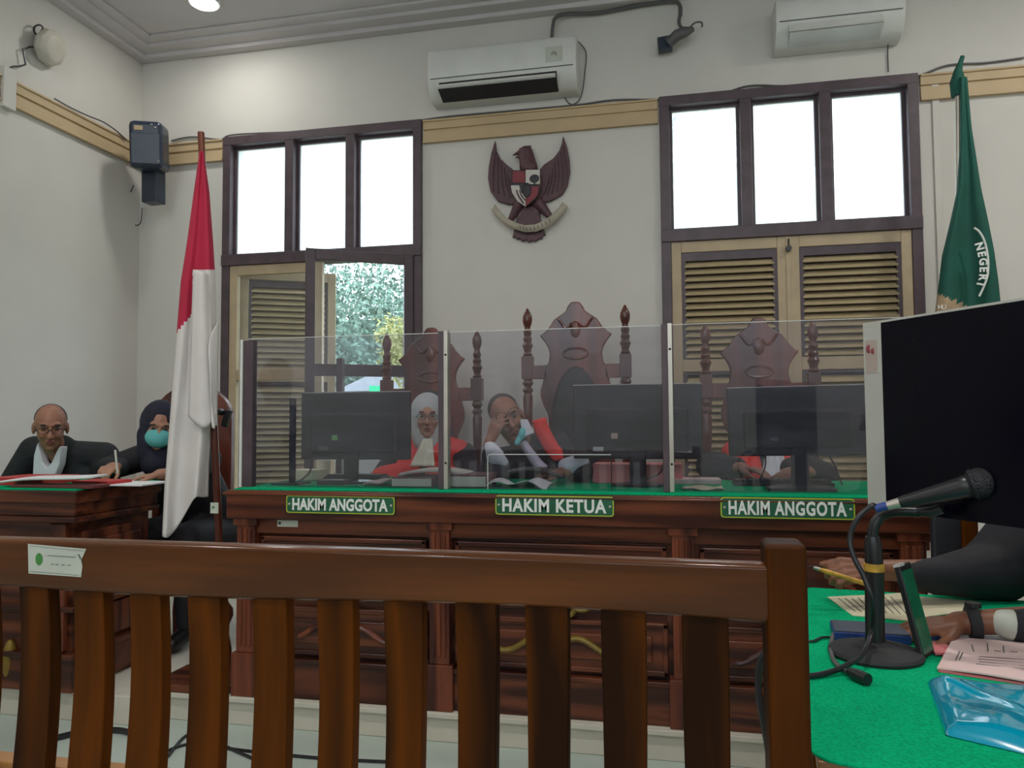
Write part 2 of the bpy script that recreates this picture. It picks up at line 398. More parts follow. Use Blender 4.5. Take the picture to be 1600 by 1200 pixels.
# ------------------------------------------------------------------ windows
def make_window(n, x0, x1):
    o = thing('window_%d' % n, None, None, ((x0+x1)/2, BY, WZ0)); struct(o)
    f = MB(); t = .062
    y0, y1 = BY-.03, BY+.10
    f.box((x0, y0, WZ0), (x0+t, y1, WZ1)); f.box((x1-t, y0, WZ0), (x1, y1, WZ1))
    f.box((x0-.001, y0-.002, WZ1-t), (x1+.001, y1+.002, WZ1+.002)); f.box((x0+.001, y0-.002, WZ0+.012), (x1-.001, y1-.002, WZ0+t)); f.box((x0-.03, y0-.03, WZ0-.03), (x1+.03, y1, WZ0+.01))
    f.box((x0, y0-.01, 2.425), (x1, y1, 2.505))
    L = (x1-x0-2*t)
    for k in (1, 2):
        xc = x0+t+L*k/3; f.box((xc-.034, y0+.001, 2.48), (xc+.034, y1-.001, WZ1-.01))
    f.build('window_frame', M_frame, o, bevel=.004)
    for k in range(3):
        a = x0+t+L*k/3; b = a+L/3
        MB().box((a, BY+.045, 2.49), (b, BY+.05, WZ1-.05)).build('pane', M_frost, o)
        fr = MB(); s = .02
        aa = a+(.034 if k else 0); bb = b-(.034 if k < 2 else 0)
        fr.box((aa, BY+.03, 2.505), (aa+s, BY+.065, WZ1-t)); fr.box((bb-s, BY+.03, 2.505), (bb, BY+.065, WZ1-t))
        fr.box((aa+s, BY+.03, WZ1-t-s), (bb-s, BY+.065, WZ1-t)); fr.box((aa+s, BY+.03, 2.505), (bb-s, BY+.065, 2.505+s))
        fr.build('pane_frame', M_frame, o)
    return o
win1 = make_window(1, *W1); win2 = make_window(2, *W2)
def leaf(parent, hinge, width, ang, z0, z1, yoff, kind, mat_frame, midz=1.62, inner=True):
    """a casement leaf: hinge (x), swings by ang about z from +x or -x"""
    R = Matrix.Rotation(ang, 3, 'Z'); o = Vector((hinge, BY+yoff, 0))
    sg = 1 if width > 0 else -1; wd = abs(width)
    def bx(m, a, b, ya=-.02, yb=.02, za=0, zb=1, rot=None):
        A = Vector((sg*a, ya, za)); B = Vector((sg*b, yb, zb)); mn = Vector([min(A[i], B[i]) for i in range(3)]); mx = Vector([max(A[i], B[i]) for i in range(3)])
        c = (mn+mx)/2; rr = R if rot is None else R @ rot
        q = bmesh.ops.create_cube(m.bm, size=1)
        M = Matrix.Translation(o + R @ c) @ rr.to_4x4() @ Matrix.Diagonal((*(mx-mn), 1))
        bmesh.ops.transform(m.bm, matrix=M, verts=q['verts'])
    st = .062
    fr = MB()
    bx(fr, 0, st, za=z0, zb=z1); bx(fr, wd-st, wd, za=z0, zb=z1)
    for a, b in ((z1-st-.01, z1), (z0, z0+.09), (midz-.04, midz+.04)): bx(fr, st, wd-st, za=a, zb=b)
    leafo = fr.build('shutter' if kind == 'louvre' else 'sash', mat_frame, parent, bevel=.004)
    if kind == 'glass':
        g = MB(); bx(g, st, wd-st, -.002, .002, z0+.05, z1-.05); g.build('pane', M_glass, leafo)
    else:
        if inner:
            b = MB(); s2 = .028
            for a, c in ((midz+.04, z1-st-.01), (z0+.09, midz-.04)):
                bx(b, st, st+s2, -.012, .03, a, c); bx(b, wd-st-s2, wd-st, -.012, .03, a, c); bx(b, st+s2, wd-st-s2, -.011, .029, c-(.055 if c > 2 else .02), c-.0005)
            b.build('inner_frame', M_frame, leafo)
        lv = MB(); n = 0
        for a, c in ((midz+.045, z1-st-.05), (z0+.095, midz-.045)):
            z = a+.02
            while z < c-.015:
                bx(lv, st+.02, wd-st-.02, -.032, .028, z, z+.006, rot=Matrix.Rotation(math.radians(40), 3, 'X')); z += .045
        lv.build('louvre_slats', M_louv, leafo)
        lb = MB(); bx(lb, st+.002, wd-st-.002, .040, .048, z0+.09, z1-st-.01); lb.build('gap_shade_board', M_frame, leafo)  # dark sheet added behind the slats so the gaps read as shade
        sb = MB()
    return leafo
# right window: two closed louvred leaves
hw = (W2[1]-W2[0]-.124)/2
leaf(win2, W2[0]+.062, hw-.004, 0, WZ0+.064, 2.425, .0, 'louvre', M_cream)
l2 = leaf(win2, W2[1]-.062, -(hw-.004), 0, WZ0+.064, 2.425, .0, 'louvre', M_cream)
xc = W2[0]+.062+hw; ms_ = MB(); ms_.box((xc-.014, BY-.026, WZ0+.07), (xc+.014, BY-.0205, 2.42)); ms_.build('meeting_strip', M_cream, l2, bevel=.002)
hk = MB(); hk.cyl((xc, BY-.03, 2.34), (xc, BY-.06, 2.34), .018); hk.cyl((xc, BY-.05, 2.40), (xc, BY-.05, 2.33), .006); hk.build('latch', M_black, l2)
# left window: closed glazed leaf, louvred leaf swung outwards behind it, right glazed leaf swung into the room
leaf(win1, W1[0]+.062, .735, 0, WZ0+.064, 2.425, .0, 'glass', M_cream)
leaf(win1, W1[0]+.075, .70, math.radians(28), WZ0+.064, 2.42, .10, 'louvre', M_cream)
leaf(win1, W1[1]-.062, -.72, math.radians(31), WZ0+.064, 2.43, -.03, 'glass', M_frame)

# ------------------------------------------------------------------ ceiling lamps
lp = at(312, -3, Z=4.10)
def lamp(x, y, label):
    t = thing('ceiling_lamp', label, 'ceiling lamp', (x, y, CZ), 'round ceiling lamps')
    m = MB(); m.cyl((x, y, CZ-.02), (x, y, CZ), .10, .11, 32); m.build('lamp_ring', M_white, t)
    m = MB(); m.cyl((x, y, CZ-.026), (x, y, CZ-.018), .085, .085, 32); m.build('diffuser', M_lampon, t)
    ld = bpy.data.lights.new('lamp_light', 'AREA'); ld.shape = 'DISK'; ld.size = .18; ld.energy = LAMP_W*(.28 if y > 4 else 1.06); ld.color = (1, .97, .92)
    lo = bpy.data.objects.new('lamp_light', ld); COL.objects.link(lo); lo.location = (0, 0, -.04); lo.parent = t
for i, (x, y) in enumerate(((lp.x, lp.y+.05), (.2, 1.2), (2.5, 3.4), (-2.6, 1.2), (-1.6, -1.8), (1.4, -1.8))):  # all but the first are unseen lamps added to brighten the room
    lamp(x, y, 'round white ceiling lamp glowing at the top edge of the picture' if i == 0 else 'unseen round ceiling lamp added to brighten the room')

# ------------------------------------------------------------------ outside
struct(boxes('ground', [((-60, 5.3, -.25), (40, 80, -.2))], M_grass))
def tree(label, c, r, n, m, size, trunk=True, group=None):
    t = thing('tree', label, 'tree', (c[0], c[1], -.2), group)
    b = MB()
    for i in range(n):
        u = rng.normal(size=3); u /= np.linalg.norm(u); k = rng.uniform(.45, 1.05)
        bump = 1+.18*math.sin(5*u[0]+3*u[2]+c[0])+.12*math.sin(9*u[1]+7*u[2])
        p = Vector((c[0]+u[0]*r[0]*k*bump, c[1]+u[1]*r[1]*k*bump, c[2]+u[2]*r[2]*k*bump))
        a = Vector(rng.normal(size=3)).normalized(); q = a.orthogonal().normalized(); s = size*rng.uniform(.6, 1.3)
        vs_ = [b.bm.verts.new(p+a*s*x+q*s*y) for x, y in ((-1, 0), (-.2, -.45), (1, 0), (-.2, .45))]
        b.bm.faces.new(vs_)
    b.ell(c, (r[0]*.42, r[1]*.42, r[2]*.42), None, 14, 9)
    b.build('crown', m, t, smooth=False)
    if trunk:
        MB().rings([((c[0], c[1], -.2), .2), ((c[0]+.1, c[1], c[2]*.5), .15), ((c[0], c[1], c[2]), .1)], 10).build('trunk', M_bark, t)
p = at(565, 500, Y=16.2); tree('large blue-green leafy tree beyond the open left window', (p.x, 16.2, 2.65), (2.9, 2.2, 2.35), 17000, M_leaf, .075)
p = at(420, 470, Y=17); tree('leafy tree seen behind the swung louvred shutter of the left window', (p.x-1.6, 19.5, 2.4), (2.4, 1.6, 2.6), 7000, M_leaf, .09)
p = at(625, 535, Y=9); tree('yellow-green bush at the lower right of the left window view', (p.x+.12, 9, p.z-.12), (.42, .4, .52), 2600, M_leafy, .032)
p = at(530, 590, Y=13); tree('low green hedge tree behind the white roof outside', (p.x, 12.6, .9), (3.2, .5, .75), 3600, M_leaf, .07)
tree('tall tree outside the right window', (.9, 13, 4.5), (2.2, 1.5, 1.9), 2200, M_leaf, .13)
a = at(535, 612, Y=11); b_ = at(590, 596, Y=11)
hb = thing('outbuilding', 'low building with a white sloping roof outside the left window', 'building', (a.x+.9, 11.5, -.2))
MB().box((a.x, 11, -.2), (a.x+2.2, 12, a.z+.02)).build('wall', mat('dull_render', (.09, .08, .07), .8), hb)
MB().prism([(0, 0), (.85, .36), (2.4, .36), (2.4, 0)], (a.x-.1, 10.9, a.z), (1, 0, 0), (0, 0, 1), (0, 1, 0), 1.2).build('roof', M_roof, hb)
g0 = at(562, 613, Y=10.5); g1 = at(592, 603, Y=10.5)
MB().box((g0.x, 10.86, g0.z), (g1.x, 10.91, g1.z+.02)).build('sign_panel', M_gsign, hb)

# ------------------------------------------------------------------ air conditioners
def ac(label, xl, xr, ztop, zbot, vane_open, logo):
    t = thing('air_conditioner', label, 'air conditioner', ((xl+xr)/2, BY, zbot), 'wall air conditioners')
    h = ztop-zbot
    prof = [(0, 0), (.10, 0), (.16, .03), (.205, .10), (.215, .18), (.205, h-.03), (.185, h), (0, h)]
    m = MB(); m.prism([(x, y) for x, y in prof], (xl, BY, zbot), (0, -1, 0), (0, 0, 1), (1, 0, 0), xr-xl); m.build('casing', M_white, t, bevel=.008)
    m = MB(); m.box((xl+.08, BY-.213, zbot+.020), (xr-.13, BY-.09, zbot+.115), rot=Matrix.Rotation(math.radians(-20), 3, 'X')); m.build('air_outlet', M_blackm if vane_open else M_silver, t)
    m = MB(); m.box((xl+.075, BY-.232, zbot+.052), (xr-.135, BY-.216, zbot+.076 if vane_open else zbot+.10), rot=Matrix.Rotation(math.radians(-30), 3, 'X')); m.build('louvre_vane', M_white, t)
    m = MB(); m.box((xl+.02, BY-.2165, zbot+.125), (xr-.02, BY-.212, zbot+.129)); m.build('panel_seam', M_greyc, t)
    if logo:
        m = MB(); c = Vector((xr-.145, BY-.214, zbot+.21))
        pts = [c+Vector((math.cos(a)*.014, 0, math.sin(a)*.014)) for a in np.linspace(-.8, 3.6, 14)]
        m.tube(pts, .0035, 6, 1); m.ell(c, (.005, .003, .005)); m.build('brand_roundel', M_ink, t)
        m = MB(); m.box((xr-.20, BY-.2155, zbot+.16), (xr-.09, BY-.2135, zbot+.26)); m.build('rating_sticker', M_stick, t)
    return t
acA = ac('white air conditioner with its outlet vane open, above the eagle emblem', -1.585, -.575, 3.79, 3.452, True, True)
acB = ac('white air conditioner with closed vane, cut by the top edge above the right window', .66, 1.40, 3.86, 3.585, False, False)
def cable(name, label, pts, r=.006, m=None, seg=6, cat='cable', sm=6):
    b = MB(); b.tube(pts, r, seg, sm); o = b.build(name, m or M_greyc); return tag(o, label, cat)
Yc = BY-.012
cable('refrigerant_pipe', 'grey insulated pipe arching from the left air conditioner towards the ceiling bracket',
      [at(862, 62, Y=4.93), at(864, 40, Y=4.93), at(868, 28, Y=4.93), at(885, 22, Y=4.95), at(935, 20, Y=4.97), at(1000, 8, Y=4.97), at(1050, 2, Y=4.97), at(1062, 8, Y=4.96), at(1063, 25, Y=4.95)], .013)
cable('power_cord', 'thin pale cord looping from the right side of the left air conditioner',
      [at(900, 62, Y=4.95), at(915, 80, Y=Yc), at(914, 110, Y=Yc), at(908, 150, Y=Yc), at(895, 163, Y=Yc), at(884, 155, Y=Yc), at(881, 135, Y=4.96)], .004)
cable('power_cord', 'thin pale cord hanging from the right air conditioner to the window top',
      [at(1388, 58, Y=4.95), at(1387, 85, Y=Yc), at(1388, 112, Y=Yc)], .004)
cable('wall_cable', 'long dark cable running along the top of the picture rail over both windows',
      [at(x, y, Y=Yc) for x, y in ((268, 220), (300, 214), (345, 218), (370, 210), (520, 203), (640, 190), (700, 182), (800, 173), (900, 164), (960, 156), (1035, 155), (1120, 148), (1170, 134), (1230, 134), (1300, 130), (1370, 128), (1430, 120), (1480, 102), (1540, 98), (1600, 90))], .006, M_greyc)
cable('wall_cable', 'dark cable sagging along the left wall picture rail to the speaker',
      [at(x, y, X=WX+.04) for x, y in ((85, 154), (110, 168), (140, 182), (160, 190), (180, 203), (197, 218))], .005, M_greyc)
# bracket with wires (an old fixture)
t = thing('camera_bracket', 'dark taped bracket with loose wire ends on the upper wall right of the air conditioner', 'bracket', at(1045, 70, Y=BY))
m = MB(); a = at(1028, 72, Y=4.93); b = at(1050, 68, Y=4.93); m.beam(a, b, .07, .085); m.build('mount_block', M_spk, t, bevel=.004)
m = MB(); m.rings([(at(1044, 68, Y=4.9), .032), (at(1058, 55, Y=4.88), .036), (at(1070, 50, Y=4.88), .034), (at(1083, 46, Y=4.9), .016)], 10); m.build('taped_body', M_greyc, t)
m = MB(); m.tube([at(1063, 22, Y=4.95), at(1061, 36, Y=4.93), at(1068, 48, Y=4.9)], .011, 8); m.tube([at(1074, 48, Y=4.9), at(1085, 36, Y=4.9), at(1096, 35, Y=4.9), at(1097, 42, Y=4.9)], .006, 8); m.build('wire_end', M_greyc, t)
# access point on the left wall
c = at(81, 75, X=-3.87); t = thing('wireless_access_point', 'round white wireless access point tilted on the upper left wall', 'access point', c)
R = Matrix.Rotation(math.radians(78), 3, 'Y') @ Matrix.Identity(3)
nrm = Vector((.95, .10, -.26)).normalized()
m = MB(); m.rings([(c-nrm*.055, .095), (c-nrm*.02, .118), (c+nrm*.01, .115), (c+nrm*.035, .085), (c+nrm*.038, .075)], 9); m.build('housing', mat('yellowed_plastic', (.50, .47, .40), .5), t, bevel=.006)
m = MB(); m.cyl(c-nrm*.078, c-nrm*.048, .05, .09, 12); m.build('wall_bracket', M_spk, t)
cable('network_cable', 'thin zigzag cable from the access point down to the rail end', [at(x, y, X=WX+.03) for x, y in ((56, 73), (36, 77), (40, 101), (20, 104), (8, 110))], .006, M_cable, sm=2)
cable('cable_loop', 'small dark cable loop above the access point', [at(x, y, X=WX+.05) for x, y in ((60, 58), (54, 50), (54, 42), (62, 39), (67, 44), (62, 52))], .006, M_cable)
# loudspeaker in the corner
t = thing('loudspeaker', 'dark blue-black loudspeaker on a bracket in the room corner', 'loudspeaker', at(235, 318, Y=4.72))
R = Matrix.Rotation(math.radians(22), 3, 'Z') @ Matrix.Rotation(math.radians(8), 3, 'X')
c = at(235, 231, Y=4.7)
m = MB(); m.box(c-Vector((.112, .12, .165)), c+Vector((.112, .10, .165)), rot=R); m.build('cabinet', M_spk, t, bevel=.035)
def loc(x, y, z): return c + R @ Vector((x, y, z))
m = MB()
m.box(c+Vector((-.095, -.126, -.135)), c+Vector((.095, -.117, .075)), rot=R, piv=c); m.build('grille', M_spk, t, bevel=.004)
m = MB(); m.box(c+Vector((-.070, -.126, .095)), c+Vector((-.015, -.117, .125)), rot=R, piv=c); m.build('horn_slot', M_rail, t)
for x, z in ((.045, .135), (.065, .115), (.085, -.115)): MB().ell(loc(x, -.128, z), (.009, .005, .005)).build('screw', M_alu, t)
m = MB(); a = at(240, 268, Y=4.78); b = at(240, 318, Y=4.78); m.beam(a, b, .12, .11, up=(0, 1, 0)); m.beam(at(240, 290, Y=4.80), at(240, 290, Y=4.99), .05, .05); m.build('bracket', M_spk, t, bevel=.006)
m = MB(); m.tube([at(209, 290, Y=4.85), at(202, 310, Y=4.93), at(206, 345, Y=4.95), at(213, 352, Y=4.95), at(220, 347, Y=4.95), at(222, 325, Y=4.95)], .004, 6); m.build('cord', M_cable, t)

# ------------------------------------------------------------------ eagle emblem
t = thing('wall_emblem', 'dark carved eagle emblem with shield and ribbon on the wall between the windows', 'emblem', at(828, 378, Y=BY))
def epoly(name, pts, y0, dep, m, parent, bev=.006, flip=False):
    P = [at(x, y, Y=BY-.02) for x, y in pts]; b = MB()
    b.prism([(q.x, q.z) for q in P], (0, BY-y0, 0), (1, 0, 0), (0, 0, 1), (0, -1, 0), dep); return b.build(name, m, parent, bevel=bev)
wl = [(774, 220), (768, 240), (764, 262), (763, 280), (767, 300), (778, 315), (795, 320), (812, 318), (818, 300), (814, 282), (805, 268), (792, 258), (782, 248), (776, 236)]
wrr = [(880, 213), (886, 230), (890, 250), (891, 270), (887, 290), (878, 305), (862, 314), (848, 318), (840, 300), (842, 268), (850, 258), (865, 248), (874, 236), (878, 225)]
wa = epoly('wing', wl, .004, .03, M_emb, t); wb_ = epoly('wing', wrr, .004, .03, M_emb, t)
for W, pts in ((wa, [((775+i*4.2, 232+i*10), (770+i*9, 300+i*3.2)) for i in range(6)]), (wb_, [((879-i*4, 228+i*9), (886-i*8, 292+i*3.5)) for i in range(6)])):
    m = MB()
    for a, b in pts: m.tube([at(*a, Y=BY-.036), at((a[0]+b[0])/2+(-2 if W is wa else 2), (a[1]+b[1])/2, Y=BY-.042), at(*b, Y=BY-.036)], .004, 5)
    m.build('feather_ridges', M_emb, W)
b = Blob(); P = lambda x, y, d=.03: at(x, y, Y=BY-d)
b.e(P(827, 290), (.095, .045, .14)); b.c(P(826, 262), P(822, 240), .062, .05); b.e(P(822, 236, .045), (.042, .035, .036))
b.c(P(815, 236, .05), P(809, 239, .055), .018, .012); b.c(P(809, 239, .055), P(801, 243, .055), .012, .005); b.c(P(815, 244, .05), P(806, 246, .055), .010, .006)
b.c(P(824, 231, .04), P(829, 228, .04), .014, .006); b.c(P(818, 232, .04), P(812, 233, .04), .010, .007)
b.c(P(812, 318), P(797, 344), .04, .018); b.c(P(842, 318), P(862, 342), .04, .018); b.build('eagle_body', M_emb, t, .006, 2)
tp = [(812, 322), (805, 352), (801, 372), (806, 371), (808, 375), (813, 373), (816, 378), (822, 375), (826, 379), (832, 376), (837, 378), (842, 373), (847, 374), (849, 368), (853, 368), (846, 350), (842, 322)]
epoly('tail', tp, .004, .028, M_emb, t)
# shield quarters
sh = [(802, 270), (845, 270), (846, 300), (840, 315), (824, 327), (810, 316), (802, 300)]
s0 = epoly('shield', sh, .05, .028, M_embk, t)
epoly('shield_quarter', [(804, 272), (823, 272), (823, 290), (804, 290)], .078, .006, M_embr, t, .001)
q2 = epoly('shield_quarter', [(824, 270), (846, 270), (846, 292), (824, 292)], .078, .006, M_embw, t, .001)
q3 = epoly('shield_quarter', [(801, 294), (814, 294), (817, 304), (824, 313), (824, 327), (811, 318), (803, 305)], .078, .006, M_embw, t, .001)
epoly('shield_quarter', [(825, 294), (845, 294), (842, 310), (825, 326)], .078, .006, M_embr, t, .001)
m = MB(); m.ell(P(835, 279, .086), (.033, .004, .028)); m.beam(P(835, 281, .086), P(835, 290, .086), .010, .006); m.beam(P(830, 290, .086), P(841, 290, .086), .006, .008); m.build('banyan_tree', M_embk, q2)
m = MB(); m.ell(P(823, 297, .086), (.03, .008, .05)); m.build('star_field', M_embk, s0)
m = MB(); m.tube([P(807, 297, .088), P(810, 306, .088), P(818, 318, .088)], .005, 6); m.tube([P(812, 297, .088), P(815, 306, .088), P(821, 313, .088)], .004, 6); m.build('rice_and_cotton', M_emb, q3)
rb = MB()
up_ = [(768, 328), (776, 339), (788, 350), (803, 358), (820, 363), (838, 362), (855, 355), (870, 344), (880, 333), (887, 322)]
lo_ = [(774, 319), (782, 331), (792, 341), (806, 348), (820, 352), (836, 351), (850, 345), (862, 336), (872, 326), (879, 316)]
Pu = [P(x, y, .05+.02*math.sin(i/9*PI)) for i, (x, y) in enumerate(up_)]; Pl = [P(x, y, .05+.02*math.sin(i/9*PI)) for i, (x, y) in enumerate(lo_)]
for i in range(9):
    v_ = [rb.bm.verts.new(q) for q in (Pu[i], Pu[i+1], Pl[i+1], Pl[i])]; rb.bm.faces.new(v_)
bmesh.ops.remove_doubles(rb.bm, verts=rb.bm.verts, dist=.0005)
rbo = rb.build('ribbon', M_ribbon, t, solid=.008)
m = MB()
for x, y in ((812, 355), (817, 357), (822, 358), (828, 358), (834, 357), (840, 355), (846, 352), (852, 349), (858, 345)): m.beam(P(x, y-3, .085), P(x+1.5, y+2, .085), .004, .004)
m.build('motto_marks', M_embk, rbo)

# ------------------------------------------------------------------ flags
# red and white flag on a leaning pole between the desks
FY = 3.03
pb = at(352, 1062, Y=FY); pt = at(314, 207, Y=FY); pb.z = .15
t = thing('national_flag', 'tall red and white flag hanging from a leaning wooden pole beside the clerk desk', 'flag', (pb.x, FY, .12))
m = MB(); m.rings([(pb, .017), (pt, .015)], 14); m.build('flagpole', M_mahz, t)
m = MB(); m.box((pb.x-.30, FY-.10, .12), (pb.x+.06, FY+.16, .155)); m.build('base_plate', M_mahx, t, bevel=.008)
m = MB(); zz = .155
for r_, z_ in ((.055, 0), (.05, .03), (.028, .06), (.03, .13), (.022, .18), (.035, .22), (.042, .25), (.03, .28), (.024, .32), (.03, .40), (.020, .44)):
    pass
prof = [(.055, 0), (.05, .03), (.028, .06), (.033, .13), (.024, .2), (.03, .24), (.046, .27), (.046, .30), (.028, .33), (.024, .38), (.03, .44), (.022, .48)]
m.rings([(Vector((pb.x, FY, .155)) + (pt-pb).normalized()*z_, r_) for r_, z_ in prof], 18); m.build('turned_socket', M_mahz, t)
a = at(337, 793, Y=FY-.02); m = MB(); m.box((a.x-.022, FY-.026, a.z-.025), (a.x+.016, FY-.021, a.z+.022)); st_ = m.build('inventory_sticker', M_stick, t)
m = MB(); m.ell((a.x-.008, FY-.027, a.z+.002), (.006, .001, .006)); m.build('emblem_dot', M_green_ink, st_)
Lf = [(312, 236), (303, 300), (292, 380), (282, 440), (275, 520), (268, 600), (262, 680), (256, 760), (253, 838)]
Rt = [(318, 236), (327, 300), (333, 380), (337, 440), (339, 520), (338, 600), (333, 660), (329, 720), (327, 768)]
def lerp_list(L_, v):
    s = v*(len(L_)-1); i = min(int(s), len(L_)-2); f = s-i; return (L_[i][0]*(1-f)+L_[i+1][0]*f, L_[i][1]*(1-f)+L_[i+1][1]*f)
def flagpt(u, v):
    a = lerp_list(Lf, v); b = lerp_list(Rt, v)
    k = u+.04*math.sin(u*9+v*3)*v
    y = FY-.03-.035*math.sin(u*PI*3+v*1.2)*(.25+.75*v)-.03*math.sin(PI*u)
    yy = a[1]*(1-k)+b[1]*k + (14*math.sin(u*PI*2.2)*max(0, v-.9)*8 if v > .9 else 0)
    return at(a[0]*(1-k)+b[0]*k, yy, Y=y)
m = MB(); m.grid(flagpt, 40, 110)
for f in m.bm.faces:
    c = f.calc_center_median(); q = c-EYE; px = 800+F_PX*q.dot(RT)/q.dot(FW); py = 600-F_PX*q.dot(UP)/q.dot(FW)
    f.material_index = 0 if py < (520-(px-275)*1.15 if px < 301 else 422) else 1
m.build('flag_cloth', [M_redflag, M_whiteflag], t, solid=.002)
def fold(u, v):
    a = (302+u*14+v*-8, 421+v*230); b = (326+v*12, 430+v*215)
    return at(a[0]*(1-u)+b[0]*u, a[1]*(1-u)+b[1]*u+20*math.sin(u*PI)*v, Y=FY-.085-.02*math.sin(u*PI*1.4))
m = MB(); m.grid(fold, 14, 40); m.build('folded_cloth', M_whiteflag, t, solid=.002)
def knot(u, v):
    a = at(326+v*10, 560+v*110, Y=FY-.09); b = at(342+v*-3, 500+v*165, Y=FY-.02-.03*math.sin(v*3)); return a*(1-u)+b*u+Vector((0, -.03*math.sin(u*PI), 0))
m = MB(); m.grid(knot, 10, 30); m.build('gathered_corner', M_whiteflag, t, solid=.002)

# green court flag at the right wall
GY = 4.62
t = thing('court_flag', 'dark green flag with white ring lettering furled on a pole by the right window', 'flag', (at(1497, 480, Y=GY).x, GY, .12))
pt = at(1497, 120, Y=GY); pb = at(1500, 960, Y=GY); pb.z = .14
m = MB(); m.rings([(pb, .017), (pt, .017)], 12); m.build('flagpole', M_alu, t)
m = MB(); m.rings([(at(1497, 150, Y=GY), .036), (at(1496, 128, Y=GY), .040), (at(1497, 110, Y=GY), .022), (at(1500, 100, Y=GY), .014), (at(1504, 88, Y=GY), .012)], 10); m.build('pole_wrap', M_greenflag, t)
m = MB(); m.cyl((pb.x, GY, .12), (pb.x, GY, .16), .16, .13, 24); m.build('base', M_mahx, t)
Lg = [(1500, 120), (1500, 220), (1495, 300), (1484, 350), (1472, 400), (1466, 450), (1462, 480), (1455, 560), (1450, 640)]
Rg = [(1511, 120), (1518, 200), (1526, 250), (1533, 295), (1543, 340), (1553, 390), (1560, 440), (1564, 480), (1570, 560)]
def gflag(u, v):
    a = lerp_list(Lg, v); b = lerp_list(Rg, v)
    return at(a[0]*(1-u)+b[0]*u, a[1]*(1-u)+b[1]*u, Y=GY-.03-.05*math.sin(u*PI*2.5+.4)*(.2+.8*v)-.03*math.sin(PI*u))
m = MB(); m.grid(gflag, 30, 60)
for f in m.bm.faces:
    c = f.calc_center_median(); q = c-EYE; px = 800+F_PX*q.dot(RT)/q.dot(FW); py = 600-F_PX*q.dot(UP)/q.dot(FW)
    f.material_index = 1 if py > 458+(px-1465)*.45 and px < 1512 else 0
gf = m.build('flag_cloth', [M_greenflag, M_tan], t, solid=.002)
m = MB()
m.tube([at(x, y, Y=GY-.125) for x, y in ((1522, 356), (1530, 362), (1537, 374), (1542, 392), (1544, 410), (1543, 430), (1537, 448), (1530, 463))], .0055, 6)
m.build('ring_line', M_letter, gf)
for ch, (x, y), an in zip('NEGERI', ((1530, 385), (1533.5, 397), (1536, 409), (1536.5, 421), (1535.5, 433), (1532, 444)), (.25, .15, .05, -.02, -.12, -.25)):
    ux = Vector((math.sin(an), 0, -math.cos(an))); uy = Vector((math.cos(an), 0, math.sin(an)))
    text_mesh('letter', ch, M_letter, .055, at(x, y, Y=GY-.135), ux, uy, gf, .001, bold=.002)
for ch, (x, y) in (('H', (1469, 480)), ('U', (1475, 480))): text_mesh('letter', ch, M_letter, .035, at(x, y, Y=GY-.13), (1, 0, 0), (0, 0, 1), gf, .001)

# ------------------------------------------------------------------ judges' long desk
DX0, DX1 = -1.83, .88; DYF = 2.985; DYB = 3.72; DTOP = .985
t = thing('judges_desk', 'long dark mahogany bench with panelled front on the platform', 'desk', ((DX0+DX1)/2, 3.3, .12))
m = MB(); m.box((DX0+.02, DYF+.02, .12), (DX1-.02, DYF+.07, .90)); m.box((DX0+.02, DYF+.07, .12), (DX0+.07, DYB-.02, .90)); m.box((DX1-.07, DYF+.07, .12), (DX1-.02, DYB-.02, .90)); m.build('body', M_mahx, t)
m = MB(); m.box((DX0-.04, DYF-.055, .865), (DX1+.04, DYB, .985)); m.box((DX0-.055, DYF-.065, .965), (DX1+.055, DYB, .978)); m.build('top_rail', M_mahx, t, bevel=.006)
m = MB(); m.box((DX0-.02, DYF-.02, .12), (DX1+.02, DYF+.04, .27)); m.box((DX0-.025, DYF-.03, .265), (DX1+.025, DYF+.04, .285)); m.box((DX0-.01, DYF-.012, .80), (DX1+.01, DYF+.03, .865)); m.build('plinth', M_mahx, t, bevel=.005)
pxs = [-1.79, -.93, .03, .83]
for x in pxs:
    m = MB(); m.box((x-.042, DYF-.03, .30), (x+.042, DYF+.03, .84)); m.box((x-.055, DYF-.04, .835), (x+.055, DYF+.03, .868)); m.box((x-.058, DYF-.042, .12), (x+.058, DYF+.03, .30))
    for k in (-1, 0, 1): m.cyl((x+k*.022, DYF-.03, .33), (x+k*.022, DYF-.03, .82), .008, .008, 8)
    m.build('pilaster', M_mahz, t, bevel=.003)
for i in range(3):
    x0, x1 = pxs[i]+.06, pxs[i+1]-.06
    for z0, z1 in ((.30, .50), (.53, .79)):
        m = MB(); s = .022
        m.box((x0, DYF-.006, z0), (x1, DYF+.03, z1)); 
        m.box((x0, DYF-.016, z1-s), (x1, DYF, z1)); m.box((x0, DYF-.016, z0), (x1, DYF, z0+s)); m.box((x0, DYF-.016, z0), (x0+s, DYF, z1)); m.box((x1-s, DYF-.016, z0), (x1, DYF, z1))
        m.box((x0+.06, DYF-.02, z0+.05), (x1-.06, DYF, z1-.05)); m.build('panel', M_mahx, t, bevel=.006)
    xc = (x0+x1)/2; m = MB()
    for sgn in (-1, 1):
        for k in range(3):
            m.tube([(xc+sgn*(.02+.07*k+.05*math.sin(a)), DYF-.024, .56+.03*k+.05*math.cos(a)) for a in np.linspace(0, 4.4, 9)], .011, 8)
        m.tube([(xc+sgn*x, DYF-.022, .40+.03*math.sin(x*22)) for x in np.linspace(.02, .28, 9)], .012, 8)
    m.ell((xc, DYF-.02, .56), (.035, .015, .06))
    m.build('carved_scroll', M_gold if i == 1 else M_mahz, t)
a = at(450, 807, Y=2.97); m = MB(); m.box((a.x-.05, DYF-.014, .830), (a.x+.045, DYF-.009, .858)); sk = m.build('inventory_sticker', M_stick, t)
